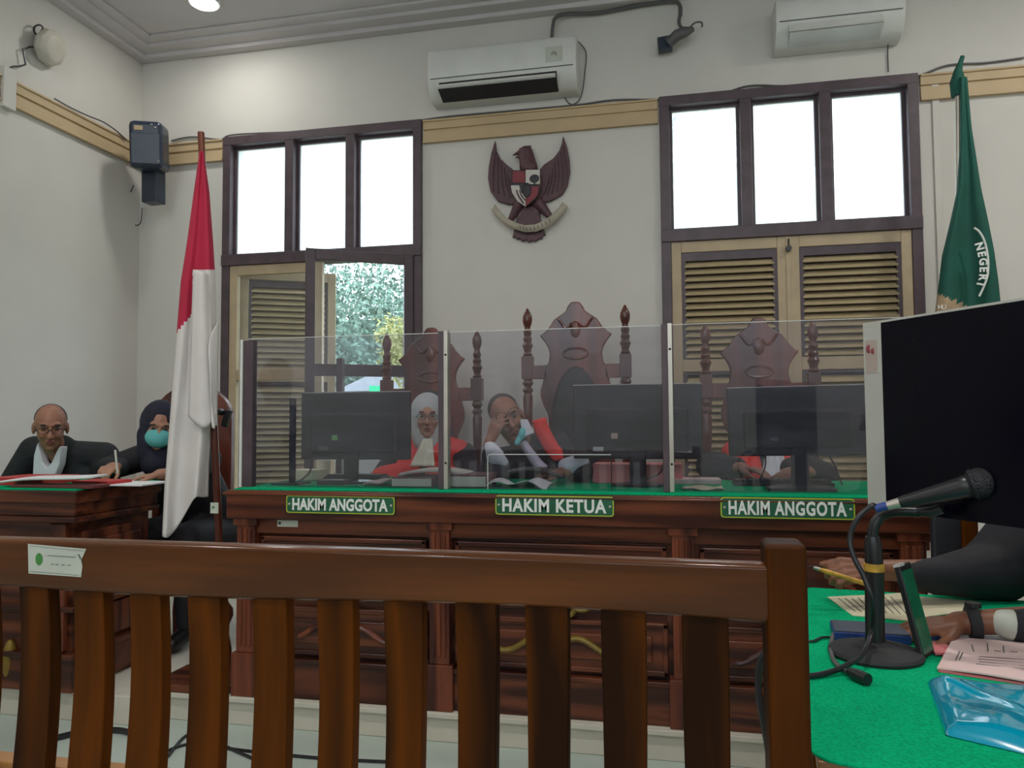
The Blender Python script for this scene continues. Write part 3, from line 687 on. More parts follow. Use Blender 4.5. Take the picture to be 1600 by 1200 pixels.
m = MB(); m.ell((a.x-.038, DYF-.015, .845), (.006, .001, .006)); m.build('emblem_dot', M_embk, sk)
# felt covering
def feltpt(u, v):
    return Vector((DX0-.02+(DX1-DX0+.04)*u, DYF-.02+(DYB-DYF+.0)*v, .9885+.0015*math.sin(u*60)*math.sin(v*9)))
m = MB(); m.box((DX0-.02, DYF-.03, .985), (DX1+.02, DYB-.01, .990)); o = m.build('felt_cover', M_felt, bevel=.001); tag(o, 'green felt cloth covering the top of the judges long desk', 'tablecloth')
DZ = .991
# acrylic partitions
def screen(x0, x1, label, z1=1.645):
    t = thing('acrylic_partition', label, 'partition', ((x0+x1)/2, 3.05, DZ), 'acrylic partitions on the judges desk')
    m = MB(); m.box((x0, 3.048, DZ), (x1, 3.051, z1)); m.build('acrylic_sheet', M_acr, t)
    m = MB(); m.box((x0, 3.0475, z1), (x1, 3.0515, z1+.0025)); m.build('sheet_edge', M_white, t)
    return t
SX = [-1.865, -.935, -.018, .93]
labs = ['left clear acrylic partition standing on the desk before the woman judge', 'middle clear acrylic partition with a slot, before the leaning judge', 'right clear acrylic partition standing before the half hidden judge']
scr = [screen(SX[i]+.02, SX[i+1]-.012, labs[i], 1.643+.002*i) for i in range(3)]
def post(x, parent, left=False):
    m = MB(); m.box((x-.022, 3.03, DZ), (x+.002, 3.07, 1.65)); m.build('post', M_frame, parent, bevel=.002)
    m = MB(); m.box((x+.002, 3.028, DZ), (x+.020, 3.072, 1.652)); q = m.build('post', M_alu, parent, bevel=.002)
    for z in (1.10, 1.55): MB().ell((x+.011, 3.027, z), (.005, .003, .005)).build('screw', M_black, q)
m = MB(); m.box((SX[0]-.008, 3.03, DZ), (SX[0]+.004, 3.07, 1.64)); m.build('post', M_white, scr[0])
m = MB(); m.box((SX[0]+.004, 3.035, DZ), (SX[0]+.052, 3.07, 1.636)); m.build('post', M_frame, scr[0])
post(SX[1], scr[1]); post(SX[2], scr[2])
a = at(762, 710, Y=3.045); b = at(955, 710, Y=3.045)
m = MB(); m.tube([(a.x, 3.045, DZ+.002), (a.x, 3.045, a.z-.012), (a.x+.004, 3.045, a.z-.003), (a.x+.014, 3.045, a.z), (b.x, 3.045, a.z)], .0018, 6, 1); m.build('slot_edge', M_white, scr[1])
m = MB(); m.tube([(b.x, 3.045, a.z), (b.x, 3.045, DZ+.002)], .0022, 6, 1); m.build('slot_edge', M_black, scr[1])

# name boards
def sign(txt, x0, x1, y0, y1, label, spacing=1.05):
    YS = DYF-.056
    a = at(x0, (y0+y1)/2, Y=YS); b = at(x1, (y0+y1)/2, Y=YS); zc = (at((x0+x1)/2, y0, Y=YS).z+at((x0+x1)/2, y1, Y=YS).z)/2; h = abs(at(x0, y0, Y=YS).z-at(x0, y1, Y=YS).z)-.006
    t = thing('name_board', label, 'sign', ((a.x+b.x)/2, YS, zc-h/2), 'green name boards on the desk rail')
    def rr(x0, x1, z0, z1, r, y, d, name, mt):
        pts = []
        for cx, cz, a0 in ((x1-r, z1-r, 0), (x0+r, z1-r, PI/2), (x0+r, z0+r, PI), (x1-r, z0+r, 1.5*PI)):
            for k in range(5): q = a0+PI/2*k/4; pts.append((cx+r*math.cos(q), cz+r*math.sin(q)))
        mm = MB(); mm.prism(pts, (0, y, 0), (1, 0, 0), (0, 0, 1), (0, -1, 0), d); return mm.build(name, mt, t)
    rr(a.x, b.x, zc-h/2, zc+h/2, .012, YS, .006, 'plate', M_signg)
    rr(a.x+.002, b.x-.002, zc-h/2+.002, zc+h/2-.002, .011, YS-.006, .001, 'border', M_yellow)
    rr(a.x+.006, b.x-.006, zc-h/2+.006, zc+h/2-.006, .009, YS-.007, .001, 'field', M_signg)
    wd = b.x-a.x-.06
    o = text_mesh('lettering', txt, M_letter, h*.86, ((a.x+b.x)/2, YS-.0085, zc+.001), (1, 0, 0), (0, 0, 1), t, .0008, spacing=spacing*.96, bold=.0022)
    co = [v.co.x for v in o.data.vertices]; k = wd/(max(co)-min(co)); 
    mid = (max(co)+min(co))/2; hz = [v.co.z for v in o.data.vertices]; kz = (h*.66)/(max(hz)-min(hz)); mz = (max(hz)+min(hz))/2
    for v in o.data.vertices: v.co.x = (v.co.x-mid)*k; v.co.z = (v.co.z-mz)*kz + h/2
    for q in (a.x+.016, b.x-.016): MB().ell((q, YS-.009, zc), (.005, .003, .005)).build('screw', M_alu, t)
sign('HAKIM ANGGOTA', 448, 618, 773, 804, 'green board lettered HAKIM ANGGOTA at the left end of the desk rail')
sign('HAKIM KETUA', 774, 960, 773, 807, 'green board lettered HAKIM KETUA in the middle of the desk rail', 1.15)
sign('HAKIM ANGGOTA', 1125, 1336, 776, 812, 'green board lettered HAKIM ANGGOTA at the right end of the desk rail', 1.15)

# ------------------------------------------------------------------ judge chairs
def judge_chair(loc, label, k=1.0):
    t = thing('judge_chair', label, 'chair', (0, 0, 0), 'tall carved judge chairs')
    H = 1.84
    sc = .00372
    half = [(0, 1.0), (7, .5), (12, -6), (15, -13), (25, -20), (34, -26), (42, -38), (50, -46), (57, -50), (49, -60), (43, -70), (41, -80), (43, -92), (50, -103), (52, -112), (52, -121), (56, -134), (56, -145), (51, -160), (45, -172), (43, -188), (46, -206), (54, -226), (60, -246), (62, -300)]
    pts = [(x*sc, H+y*sc*1.02) for x, y in half]; poly = pts + [(-x, y) for x, y in pts[::-1][:-1]]
    m = MB(); m.prism(poly, (0, .02, 0), (1, 0, 0), (0, 0, 1), (0, -1, 0), .04); bb = m.build('backboard', M_chair, t, bevel=.008)
    m = MB()
    for sgn in (-1, 1): m.tube([(sgn*(.02+.05*a), -.024, H-.12-.03*math.sin(a*2.6)) for a in np.linspace(0, 1.6, 8)], .009, 6)
    m.tube([(.07*math.cos(a), -.022, H-.30+.03*math.sin(a)) for a in np.linspace(0, 2*PI, 17)], .008, 6); m.ell((0, -.02, H-.16), (.03, .012, .05)); m.build('carving', M_chair, bb)
    m = MB(); m.ell((0, -.025, H-.72), (.145, .035, .345)); m.build('back_cushion', M_uph, t)
    for sgn in (-1, 1):
        m = MB(); x = sgn*.287; z0 = H-.05
        m.box((x-.033, -.033, H-.445), (x+.033, .033, H-.31))
        prof = [(.022, H-.31), (.030, H-.30), (.020, H-.285), (.026, H-.26), (.033, H-.245), (.022, H-.225), (.028, H-.205), (.020, H-.19), (.026, H-.165), (.018, H-.15), (.017, H-.135), (.024, H-.12), (.029, H-.095), (.027, H-.07), (.016, H-.045), (.008, H-.03), (.003, H-.022)]
        m.lathe(prof, (x, 0, 0), 18)
        prof = [(.024, .12), (.03, .35), (.028, .45), (.022, .5), (.03, H-1.0), (.020, H-.78), (.026, H-.7), (.030, H-.55), (.022, H-.53), (.034, H-.51), (.020, H-.49), (.034, H-.47), (.024, H-.445)]
        m.lathe([(r_, z) for r_, z in prof], (x, 0, 0), 18)
        m.build('post', M_chair, t, bevel=.003)
        m = MB(); m.box((min(sgn*.17, x), -.02, H-.445), (max(sgn*.17, x), .02, H-.365)); m.build('cross_rail', M_chair, t, bevel=.004)
        m = MB(); m.tube([(x, -.03, .74), (x, -.2, .78), (x, -.38, .74), (x, -.42, .70), (x, -.40, .44)], .026, 10); m.build('armrest', M_chair, t)
        m = MB(); m.lathe([(.03, .12), (.035, .3), (.028, .4), (.035, .5)], (x, -.48, 0), 12); m.build('leg', M_chair, t)
    m = MB(); m.box((-.29, -.52, .46), (.29, 0, .54)); m.build('seat_frame', M_chair, t, bevel=.01)
    m = MB(); m.box((-.26, -.50, .54), (.26, -.03, .60)); m.build('seat', M_uph, t, bevel=.03)
    return t
c0 = judge_chair(None, 'tallest carved wooden judge chair, in the middle behind the leaning judge')
pc = at(899, 473, Y=4.4); c0.location = (pc.x, 4.4, pc.z-1.84)
pl_ = at(674, 513, Y=4.4); copy_tree(c0, (pl_.x, 4.4, pl_.z-1.84), 'carved wooden judge chair by the left window behind the woman judge')
pr_ = at(1184, 497, Y=4.4); copy_tree(c0, (pr_.x, 4.4, pr_.z-1.84), 'carved wooden judge chair in front of the closed louvred shutters')

# ------------------------------------------------------------------ monitors on the judges' desk
def monitor(x0, x1, y0, y1, Y, label, tilt=0, stk=None, neckx=None, drop=0):
    a = at(x0, (y0+y1)/2, Y=Y); b = at(x1, (y0+y1)/2, Y=Y); cx = (a.x+b.x)/2; z1 = at((x0+x1)/2, y0, Y=Y).z; z0 = at((x0+x1)/2, y1, Y=Y).z
    t = thing('monitor', label, 'monitor', (cx, Y, DZ), 'computer monitors on the judges desk')
    m = MB(); m.box((a.x, Y-.012, z0), (b.x, Y+.012, z1), rot=Matrix.Rotation(tilt, 3, 'Y')); case = m.build('rear_case', M_black, t, bevel=.006)
    m = MB(); m.box((a.x+.06, Y-.035, z0+.03), (b.x-.06, Y-.01, z1-.10), rot=Matrix.Rotation(tilt, 3, 'Y')); m.build('rear_bulge', M_blackm, t, bevel=.012)
    m = MB(); m.box((a.x+.012, Y+.0125, z0+.015), (b.x-.012, Y+.014, z1-.012), rot=Matrix.Rotation(tilt, 3, 'Y')); m.build('screen', M_screen, t)
    m = MB(); m.box((a.x+.002, Y-.010, z1), (b.x-.002, Y+.010, z1+.003), rot=Matrix.Rotation(tilt, 3, 'Y'), piv=(cx, Y, (z0+z1)/2)); m.build('top_edge', M_silver, t)
    nx = cx if neckx is None else at(neckx, y1, Y=Y).x
    m = MB(); m.box((nx-.035, Y-.03, DZ+.01), (nx+.035, Y-.012, z0+.08)); m.build('neck', M_black, t, bevel=.004)
    m = MB(); m.ell((nx, Y-.03, DZ+.007), (.12, .085, .007)); m.build('stand_base', M_black, t)
    if stk:
        sx, sy, ms = stk; c = at(sx, sy, Y=Y-.036); m = MB(); m.box((c.x-.014, Y-.037, c.z-.012), (c.x+.014, Y-.0355, c.z+.012)); m.build('sticker', ms, t)
    return t
def lab(px, py, Y, t, w=.045, h=.018, ms=None):
    c = at(px, py, Y=Y); m = MB(); m.box((c.x-w/2, Y-.0375, c.z-h/2), (c.x+w/2, Y-.0355, c.z+h/2)); return m.build('rating_label', ms or M_greyc, t)
mo1 = monitor(472, 642, 613, 718, 3.34, 'black monitor seen from behind with a small green sticker, left on the desk', 0, (523, 684, M_limegr), 552)
lab(511, 700, 3.34, mo1)
mo2 = monitor(896, 1098, 601, 717, 3.34, 'black monitor seen from behind with a beige sticker, between leaning judge and right partition', 0, (960, 681, M_beige), 997)
lab(936, 701, 3.34, mo2, ms=M_silver)
mo3 = monitor(1137, 1356, 604, 712, 3.32, 'black monitor seen from behind hiding the right judge', -.012, None, 1248)
lab(1208, 686, 3.32, mo3, .03, .014)
c = at(457, 748, Y=3.2); t = thing('desk_stand', 'slim black upright stand with a flat foot left of the green sticker monitor', 'stand', (c.x, 3.2, DZ))
m = MB(); m.box((c.x-.014, 3.19, DZ+.005), (c.x+.012, 3.21, at(457, 622, Y=3.2).z)); m.build('upright', M_black, t, bevel=.003)
m = MB(); m.box((c.x-.075, 3.14, DZ), (c.x+.065, 3.26, DZ+.008)); m.build('foot', M_blackm, t, bevel=.003)
c = at(532, 600, Y=4.55); t = thing('backdrop_post', 'dark square-topped post standing between the left window and the desk', 'post', (c.x, 4.55, .12))
m = MB(); m.box((c.x-.02, 4.53, .14), (c.x+.02, 4.57, at(532, 560, Y=4.55).z)); m.build('upright', M_frame, t); m = MB(); m.cyl((c.x, 4.55, .12), (c.x, 4.55, .145), .12, .11); m.build('foot', M_frame, t)

# ------------------------------------------------------------------ people
def head(skin, bodyB, c, R, skinm, parent, s=1.0, glasses=None, parts=True, brows=True, mouth=True):
    """adds head primitives to bodyB; returns function mapping head-local to world"""
    c = Vector(c)
    def W(x, y, z): return c + R @ Vector((x*s, y*s, z*s))
    def e(x, y, z, a, b, d): bodyB.e(W(x, y, z), (a*s, b*s, d*s), R)
    e(0, .012, .032, .074, .094, .088); e(0, -.03, -.015, .062, .062, .085); e(0, -.038, -.068, .047, .048, .042); e(0, -.068, -.092, .022, .020, .018)
    bodyB.c(W(0, -.088, .018), W(0, -.112, -.024), .009*s, .0135*s); e(-.012, -.100, -.028, .009, .011, .008); e(.012, -.100, -.028, .009, .011, .008)
    bodyB.c(W(-.04, -.078, .036), W(-.012, -.088, .034), .010*s, .010*s); bodyB.c(W(.04, -.078, .036), W(.012, -.088, .034), .010*s, .010*s)
    e(-.036, -.070, -.022, .022, .020, .022); e(.036, -.070, -.022, .022, .020, .022)
    e(0, -.088, -.055, .022, .012, .012)
    for q in (-1, 1): e(q*.076, .008, -.006, .010, .020, .032)
    return W
def face_parts(W, R, parent, s=1.0, glasses=None, mouth=True, moust=False, eyes=True, brow=True):
    def ee(name, lst, m):
        b = MB()
        for (x, y, z, a, bb, d) in lst: b.ell(W(x, y, z), (a*s, bb*s, d*s), R, 12, 8)
        return b.build(name, m, parent)
    if eyes: ee('eye', [(-.030, -.084, .012, .012, .006, .0045)], M_eye); ee('eye', [(.030, -.084, .012, .012, .006, .0045)], M_eye)
    if brow: ee('eyebrow', [(-.031, -.092, .036, .018, .004, .004)], M_hair); ee('eyebrow', [(.031, -.092, .036, .018, .004, .004)], M_hair)
    if mouth: ee('lips', [(0, -.098, -.053, .022, .006, .005), (0, -.096, -.062, .018, .006, .006)], M_lip)
    if glasses is not None:
        b = MB()
        for q in (-1, 1):
            b.tube([W(q*.031+.025*math.cos(a), -.108, .010+glasses+.017*math.sin(a)) for a in np.linspace(0, 2*PI, 19)], .0018*s, 6, 1)
            b.tube([W(q*.056, -.108, .014+glasses), W(q*.074, -.04, .012+glasses), W(q*.077, .02, .008+glasses)], .0018*s, 6, 2)
        b.tube([W(-.007, -.108, .014+glasses), W(.007, -.108, .014+glasses)], .0018*s, 6, 1)
        b.build('glasses', M_black, parent)
def RZ(yaw=0, pitch=0, roll=0):
    """yaw>0 turns face to image right; pitch>0 looks down; roll>0 tips the head top to image left"""
    return Matrix.Rotation(yaw, 3, 'Z') @ Matrix.Rotation(-roll, 3, 'Y') @ Matrix.Rotation(pitch, 3, 'X')
def hand(B, wr, d, n, side=1, curl=.35, s=1.0, spread=.06, curls=None, tcurl=.4, thumb_out=.55):
    """wr wrist, d direction of the fingers, n back-of-hand normal, side=+1 thumb on n x d side"""
    wr = Vector(wr); d = Vector(d).normalized(); n = Vector(n); n = (n-d*n.dot(d)).normalized(); q = n.cross(d)*side
    palm = .082*s
    ys = [.030, .010, -.010, -.029]; Ls = [.068, .076, .070, .054]; rs = [.0088, .009, .0086, .0076]
    for y, r_ in zip(ys, rs): B.c(wr+q*y*.55*s, wr+d*palm+q*y*s, .013*s, .0115*s)
    B.c(wr-d*.02*s, wr+d*.015*s, .024*s, .022*s)
    curls = curls or [curl]*4
    for i, (y, L_, r_) in enumerate(zip(ys, Ls, rs)):
        p = wr+d*palm+q*y*s; ang = curls[i]*.6; dirv = (d+q*(y/.03*spread)).normalized()
        for k, fr in enumerate((.44, .31, .25)):
            dd = dirv*math.cos(ang)-n*math.sin(ang); p2 = p+dd*L_*fr*s; B.c(p, p2, r_*s*(1-.07*k), r_*s*(.93-.07*k)); p = p2; ang += curls[i]*1.1
    p = wr+d*.018*s+q*.026*s-n*.006*s; dd = (d*(1-thumb_out*.4)+q*thumb_out-n*tcurl*.4).normalized()
    for k, (L_, r_) in enumerate(((.040, .0125), (.032, .0108), (.026, .0095))):
        p2 = p+dd*L_*s; B.c(p, p2, r_*s, r_*.92*s); p = p2; dd = (dd*.8+d*.35-n*tcurl*.3).normalized()
    return wr+d*(palm+.05)
def seated(B, pelvis, chest, neck, head_c, sh, el, wrs, clothed=True, facing=(0, -1, 0)):
    """continuous skin body: trunk, neck, arms to the wrist, legs"""
    pelvis, chest, neck, head_c = map(Vector, (pelvis, chest, neck, head_c)); f = Vector(facing)
    B.c(pelvis, chest, .11, .125); B.c(chest, neck, .075, .050); B.c(neck, head_c-Vector((0, 0, .03)), .053, .052)
    for i in range(2):
        B.chain([(chest+(neck-chest)*.4, .06), (sh[i]-Vector((0, 0, .012)), .050), (el[i], .040), (wrs[i], .026)])
    sd = f.cross(Vector((0, 0, 1)))
    for q in (-1, 1):
        hip = pelvis+sd*q*.09; knee = hip+f*.40+sd*q*.05+Vector((0, 0, .02)); ank = Vector((knee.x, knee.y, .20 if pelvis.y > 2.9 else .09))-f*.02
        B.chain([(hip, .085), (knee, .058), (ank, .038)]); B.c(ank, ank+f*.13-Vector((0, 0, .03)), .038, .032)
def robe(parent, name, m, pelvis, chest, neck, sh, el, cuff, facing=(0, -1, 0), slv=.052, cufr=.05, extra=None, voxel=.009, legs=True, wide=0.0, cut=None):
    B = Blob(); pelvis, chest, neck = map(Vector, (pelvis, chest, neck)); f = Vector(facing); sd = f.cross(Vector((0, 0, 1)))
    B.c(pelvis, chest, .155, .150); 
    for q in (-1, 1):
        B.c(chest+sd*q*.07, pelvis+sd*q*.07, .13, .14); B.c(chest+sd*q*.05, neck-Vector((0, 0, .06)), .12, .07)
    for i in range(2):
        s_, e_, c_ = Vector(sh[i]), Vector(el[i]), Vector(cuff[i])
        B.chain([(chest+(neck-chest)*.55, .085), (s_, .078), (e_, slv+.012), (c_, cufr)])
    if legs:
        for q in (-1, 1):
            hip = pelvis+sd*q*.09; knee = hip+f*.40+sd*q*.05+Vector((0, 0, .02)); ank = Vector((knee.x, knee.y, .24 if pelvis.y > 2.9 else .12))-f*.02
            B.chain([(hip, .12), (knee, .085), (ank, .06)])
            S = Blob(); a_ = ank-Vector((0, 0, .04)); S.c(a_-f*.03, a_+f*.13-Vector((0, 0, .03)), .046, .040); S.build('shoe', M_black, parent, .008, 2)
    if extra: extra(B)
    return B.build(name, m, parent, voxel, 5)
P3 = lambda x, y, Y: at(x, y, Y=Y)

# --- woman judge (left)
hc = P3(668, 653, 4.08); Y0 = 4.12
pel = Vector((hc.x, 4.2, .72)); ch = Vector((hc.x, 4.16, 1.0)); nk = Vector((hc.x, 4.12, 1.16))
t = thing('person', 'person in a pale grey headscarf, glasses and red-black robe behind the left partition', 'person', (pel.x, pel.y, .12))
sh = [Vector((hc.x-.19, 4.15, 1.08)), Vector((hc.x+.19, 4.15, 1.08))]
el = [Vector((hc.x-.27, 3.96, .90)), Vector((hc.x+.25, 3.98, .88))]
wrs = [Vector((hc.x-.12, 3.80, .86)), Vector((hc.x+.06, 3.80, .86))]
B = Blob(); R = RZ(.30, .04, 0)
W = head(None, B, hc, R, M_skin2, t, .98); seated(B, pel, ch, nk, hc, sh, el, wrs)
hand(B, wrs[0], (.3, -.9, -.1), (0, 0, 1), 1); hand(B, wrs[1], (-.3, -.9, -.1), (0, 0, 1), -1)
B.build('body', M_skin2, t, .006, 3); face_parts(W, R, t, .98, glasses=0.0)
B = Blob(); 
B.e(W(0, .028, .018), (.104, .108, .128), R); B.c(W(-.055, .0, -.05), W(-.03, -.02, -.14), .05, .05); B.c(W(.055, .0, -.05), W(.03, -.02, -.14), .05, .05); B.c(W(0, .0, -.12), W(0, -.03, -.165), .07, .05)
B.build('headscarf', M_hijab, t, .006, 4)
robe(t, 'robe', M_robe, pel, ch, nk, sh, el, [w_+Vector((0, .04, 0)) for w_ in wrs])
B = Blob()
for q in (-1, 1): B.c((hc.x+q*.075, 4.10, 1.135), (hc.x+q*.10, 3.985, .95), .06, .085); B.c((hc.x+q*.07, 4.13, 1.13), (hc.x+q*.17, 4.14, 1.10), .07, .07); B.c((hc.x+q*.10, 3.99, .97), (hc.x+q*.19, 3.90, .96), .085, .075)
B.build('red_panels', M_redcloth, t, .008, 4)
B = MB(); jx = P3(663, 695, 3.88).x; zt = P3(663, 686, 3.9).z; zb = P3(663, 728, 3.9).z
B.grid(lambda u, v: Vector((jx+(u-.5)*(.05+.09*v)+(-.01*v), 3.935-.06*v+.006*math.sin(u*PI*6), zt+(zb-zt)*v)), 24, 12); B.build('neck_bands', M_jabot, t, solid=.004)

# --- presiding judge, leaning to his right with hand on his forehead
hc = P3(793, 655, 3.62); R = RZ(.30, .12, math.radians(22))
t = thing('person', 'person in black robe with red band leaning sideways with hand against forehead', 'person', (P3(835, 740, 3.9).x, 4.0, .12))
nk = P3(822, 700, 3.68); ch = P3(838, 740, 3.78); pel = Vector((P3(858, 760, 4.0).x, 4.05, .72))
sh = [P3(786, 722, 3.72), P3(862, 690, 3.74)]; el = [Vector((P3(772, 750, 3.5).x, 3.50, 1.03)), Vector((P3(905, 745, 3.52).x, 3.55, 1.03))]
wrs = [P3(765, 690, 3.49), Vector((P3(878, 730, 3.40).x, 3.40, 1.04))]
B = Blob(); W = head(None, B, hc, R, M_skin, t, 1.0)
seated(B, pel, ch, nk, hc, sh, el, wrs)
fd = (P3(788, 640, 3.49)-wrs[0]); hand(B, wrs[0], fd, (-.55, -.8, .1), 1, curl=.28, s=.98, curls=[.3, .35, .4, .5])
hand(B, wrs[1], (-.9, -.35, -.1), (0, 0, 1), 1, curl=.4)
B.build('body', M_skin, t, .005, 2); face_parts(W, R, t, 1.0, glasses=.03)
B = Blob(); B.e(W(0, .034, .050), (.0765, .085, .080), R); B.build('hair', M_grayhair, t, .005, 2)
robe(t, 'robe', M_robe, pel, ch, nk, sh, el, [wrs[0].lerp(el[0], .45), wrs[1]+Vector((.09, .04, .005))], cufr=.05, extra=lambda B: (B.c(P3(788, 722, 3.64), P3(826, 714, 3.66), .055, .07), B.c(P3(826, 712, 3.68), P3(852, 692, 3.72), .07, .085)))
B = Blob(); B.c(P3(766, 697, 3.485), P3(773, 712, 3.47), .030, .045); B.c(P3(773, 710, 3.46), P3(788, 722, 3.45), .04, .02); B.build('shirt_cuff', M_shirt, t, .005, 2)
B = Blob(); B.c(P3(884, 728, 3.42), P3(906, 724, 3.44), .036, .045); B.build('shirt_cuff', M_shirt, t, .005, 2)
m = MB(); pts = [(813, 656), (822, 655), (833, 677), (818, 684), (810, 692), (808, 690), (816, 676)]
m.prism([(at(x, y, Y=3.56).x, at(x, y, Y=3.56).z) for x, y in pts], (0, 3.60, 0), (1, 0, 0), (0, 0, 1), (0, -1, 0), .05); m.build('shirt_collar', M_shirt, t, bevel=.008)
def strip(Lp, wpx, Y0_, name, mt, th=.012, Yv=None):
    m = MB()
    def fn(u, v):
        x, y = lerp_list(Lp, v); ww = wpx if not isinstance(wpx, (list, tuple)) else wpx[0]*(1-v)+wpx[1]*v
        return at(x+(u-.5)*ww, y-(u-.5)*ww*.25, Y=Y0_[0]*(1-v)+Y0_[1]*v - .02*math.sin(u*PI))
    m.grid(fn, 8, 16); return m.build(name, mt, t, solid=th)
strip([(842, 655), (848, 675), (862, 700), (878, 718)], (20, 22), (3.64, 3.575), 'red_band', M_redcloth)
strip([(816, 690), (826, 705), (838, 722), (848, 732)], (10, 16), (3.59, 3.56), 'neck_bands', M_lav)
B = Blob(); B.e(P3(816, 678, 3.56), (.018, .03, .03)); B.c(P3(818, 672, 3.56), P3(808, 692, 3.54), .016, .014); B.build('face_mask', M_mask, t, .004, 2)

# --- right judge, mostly behind the monitor
hc = P3(1190, 672, 4.08); hc.z = 1.25
pel = Vector((hc.x, 4.15, .72)); ch = Vector((hc.x, 4.08, .98)); nk = Vector((hc.x, 4.08, 1.13))
t = thing('person', 'person in red and black robe whose head is hidden behind the right monitor', 'person', (pel.x, pel.y, .12))
sh = [Vector((hc.x-.19, 4.05, 1.03)), Vector((hc.x+.19, 4.05, 1.03))]; el = [Vector((P3(1110, 735, 3.85).x, 3.80, 1.05)), Vector((hc.x+.24, 3.8, 1.0))]
wrs = [Vector((P3(1160, 738, 3.62).x, 3.64, 1.05)), Vector((hc.x+.10, 3.62, 1.05))]
B = Blob(); R = RZ(0, .1, 0); W = head(None, B, hc, R, M_skin, t, 1.0); seated(B, pel, ch, nk, hc, sh, el, wrs)
hand(B, wrs[0], (.7, -.5, -.1), (0, 0, 1), -1); hand(B, wrs[1], (-.5, -.8, -.1), (0, 0, 1), -1)
B.build('body', M_skin, t, .006, 3); face_parts(W, R, t)
B = Blob(); B.e(W(0, .03, .045), (.079, .088, .086), R); B.build('hair', M_hair, t, .006, 2)
robe(t, 'robe', M_robe, pel, ch, nk, sh, el, [w_+Vector((-.02, .05, .0)) for w_ in wrs], slv=.06)
B = Blob()
for q in (-1, 1): B.c((hc.x+q*.08, 4.02, 1.09), (hc.x+q*.09, 3.86, .97), .06, .08); B.c((hc.x+q*.09, 3.86, .97), (hc.x+q*.10, 3.76, 1.0), .08, .07)
B.c((hc.x-.14, 4.0, 1.1), (hc.x-.13, 3.95, 1.0), .07, .06)
B.build('red_panels', M_redcloth, t, .008, 4)
B = MB(); c = P3(1212, 725, 3.72); B.grid(lambda u, v: Vector((c.x+(u-.5)*(.06+.08*v), 3.80-.12*v+.005*math.sin(u*PI*6), 1.14-.15*v)), 20, 12); B.build('neck_bands', M_shirt, t, solid=.004)

# --- clerk (man, left)
CZT = .995
hc = P3(79, 668, 3.40); R = RZ(.74, .24, 0)
pel = Vector((hc.x-.02, 3.86, .66)); ch = Vector((hc.x-.01, 3.62, .97)); nk = Vector((hc.x-.02, 3.45, 1.15))
t = thing('person', 'balding person with glasses in a dark suit and open white collar at the left desk', 'person', (pel.x, pel.y, .12))
sh = [Vector((hc.x-.25, 3.56, 1.13)), Vector((hc.x+.16, 3.60, 1.095))]; el = [Vector((hc.x-.37, 3.50, .90)), Vector((hc.x+.24, 3.54, .86))]; wrs = [Vector((hc.x-.12, 3.48, .76)), Vector((hc.x+.08, 3.48, .76))]
B = Blob(); W = head(None, B, hc, R, M_skin, t, 1.0); seated(B, pel, ch, nk, hc, sh, el, wrs)
hand(B, wrs[0], (.3, -.3, -.2), (0, 0, 1), -1); hand(B, wrs[1], (-.3, -.3, -.2), (0, 0, 1), 1)
B.build('body', M_skin, t, .005, 2); face_parts(W, R, t, glasses=0.0)
B = Blob(); B.e(W(0, .040, .038), (.0775, .078, .080), R); B.build('hair', M_grayhair, t, .005, 2)
robe(t, 'suit_jacket', M_suit, pel, ch, nk+Vector((0, .05, .055)), sh, el, [w_+Vector((0, .05, 0)) for w_ in wrs])
m = MB(); pts = [(58, 690), (52, 712), (50, 745), (84, 745), (92, 725), (95, 697), (91, 698), (80, 722), (73, 732), (66, 722), (60, 700)]
m.prism([(at(x, y, Y=3.40).x, at(x, y, Y=3.40).z) for x, y in pts], (0, 3.45, 0), (1, 0, 0), (0, 0, 1), (0, -1, 0), .05); m.build('shirt', M_shirt, t, bevel=.008)

# --- clerk (woman writing, mask)
hc = P3(249, 667, 3.50); R = RZ(.66, .28, -.10)
pel = Vector((hc.x+.02, 3.92, .66)); ch = Vector((hc.x, 3.70, .98)); nk = Vector((hc.x, 3.60, 1.12))
t = thing('person', 'person in a dark headscarf and teal face mask writing behind the red and white flag', 'person', (pel.x, pel.y, .12))
hw1 = Vector((P3(180, 742, 3.30).x, 3.30, 1.055)); hw2 = Vector((P3(236, 748, 3.20).x, 3.26, 1.025))
sh = [Vector((hc.x-.17, 3.66, 1.10)), Vector((hc.x+.17, 3.66, 1.08))]; el = [Vector((P3(170, 725, 3.5).x-.03, 3.52, 1.03)), Vector((hc.x+.22, 3.42, 1.02))]
B = Blob(); W = head(None, B, hc, R, M_skin2, t, .97); seated(B, pel, ch, nk, hc, sh, el, [hw1, hw2])
hand(B, hw1, (.15, -.9, -.1), (.3, 0, 1), 1, curl=.9, s=.9); hand(B, hw2, (-.8, -.4, -.12), (0, 0, 1), 1, curl=.3, s=.9)
B.build('body', M_skin2, t, .005, 2); face_parts(W, R, t, .97, mouth=False)
B = Blob(); B.e(W(0, .028, .020), (.098, .104, .120), R); B.c(W(-.05, .01, -.05), W(-.03, -.02, -.15), .055, .06); B.c(W(.05, .01, -.05), W(.03, -.02, -.15), .055, .06); B.c(W(0, 0, -.13), W(0, -.05, -.19), .07, .07)
B.build('headscarf', M_dkhijab, t, .006, 4)
B = Blob(); B.e(W(0, -.064, -.040), (.064, .066, .054), R); B.build('face_mask', M_mask, t, .005, 2)
robe(t, 'coat', M_robe, pel, ch, nk, sh, el, [hw1+Vector((-.02, .06, 0)), hw2+Vector((.08, .06, 0))], cufr=.045)
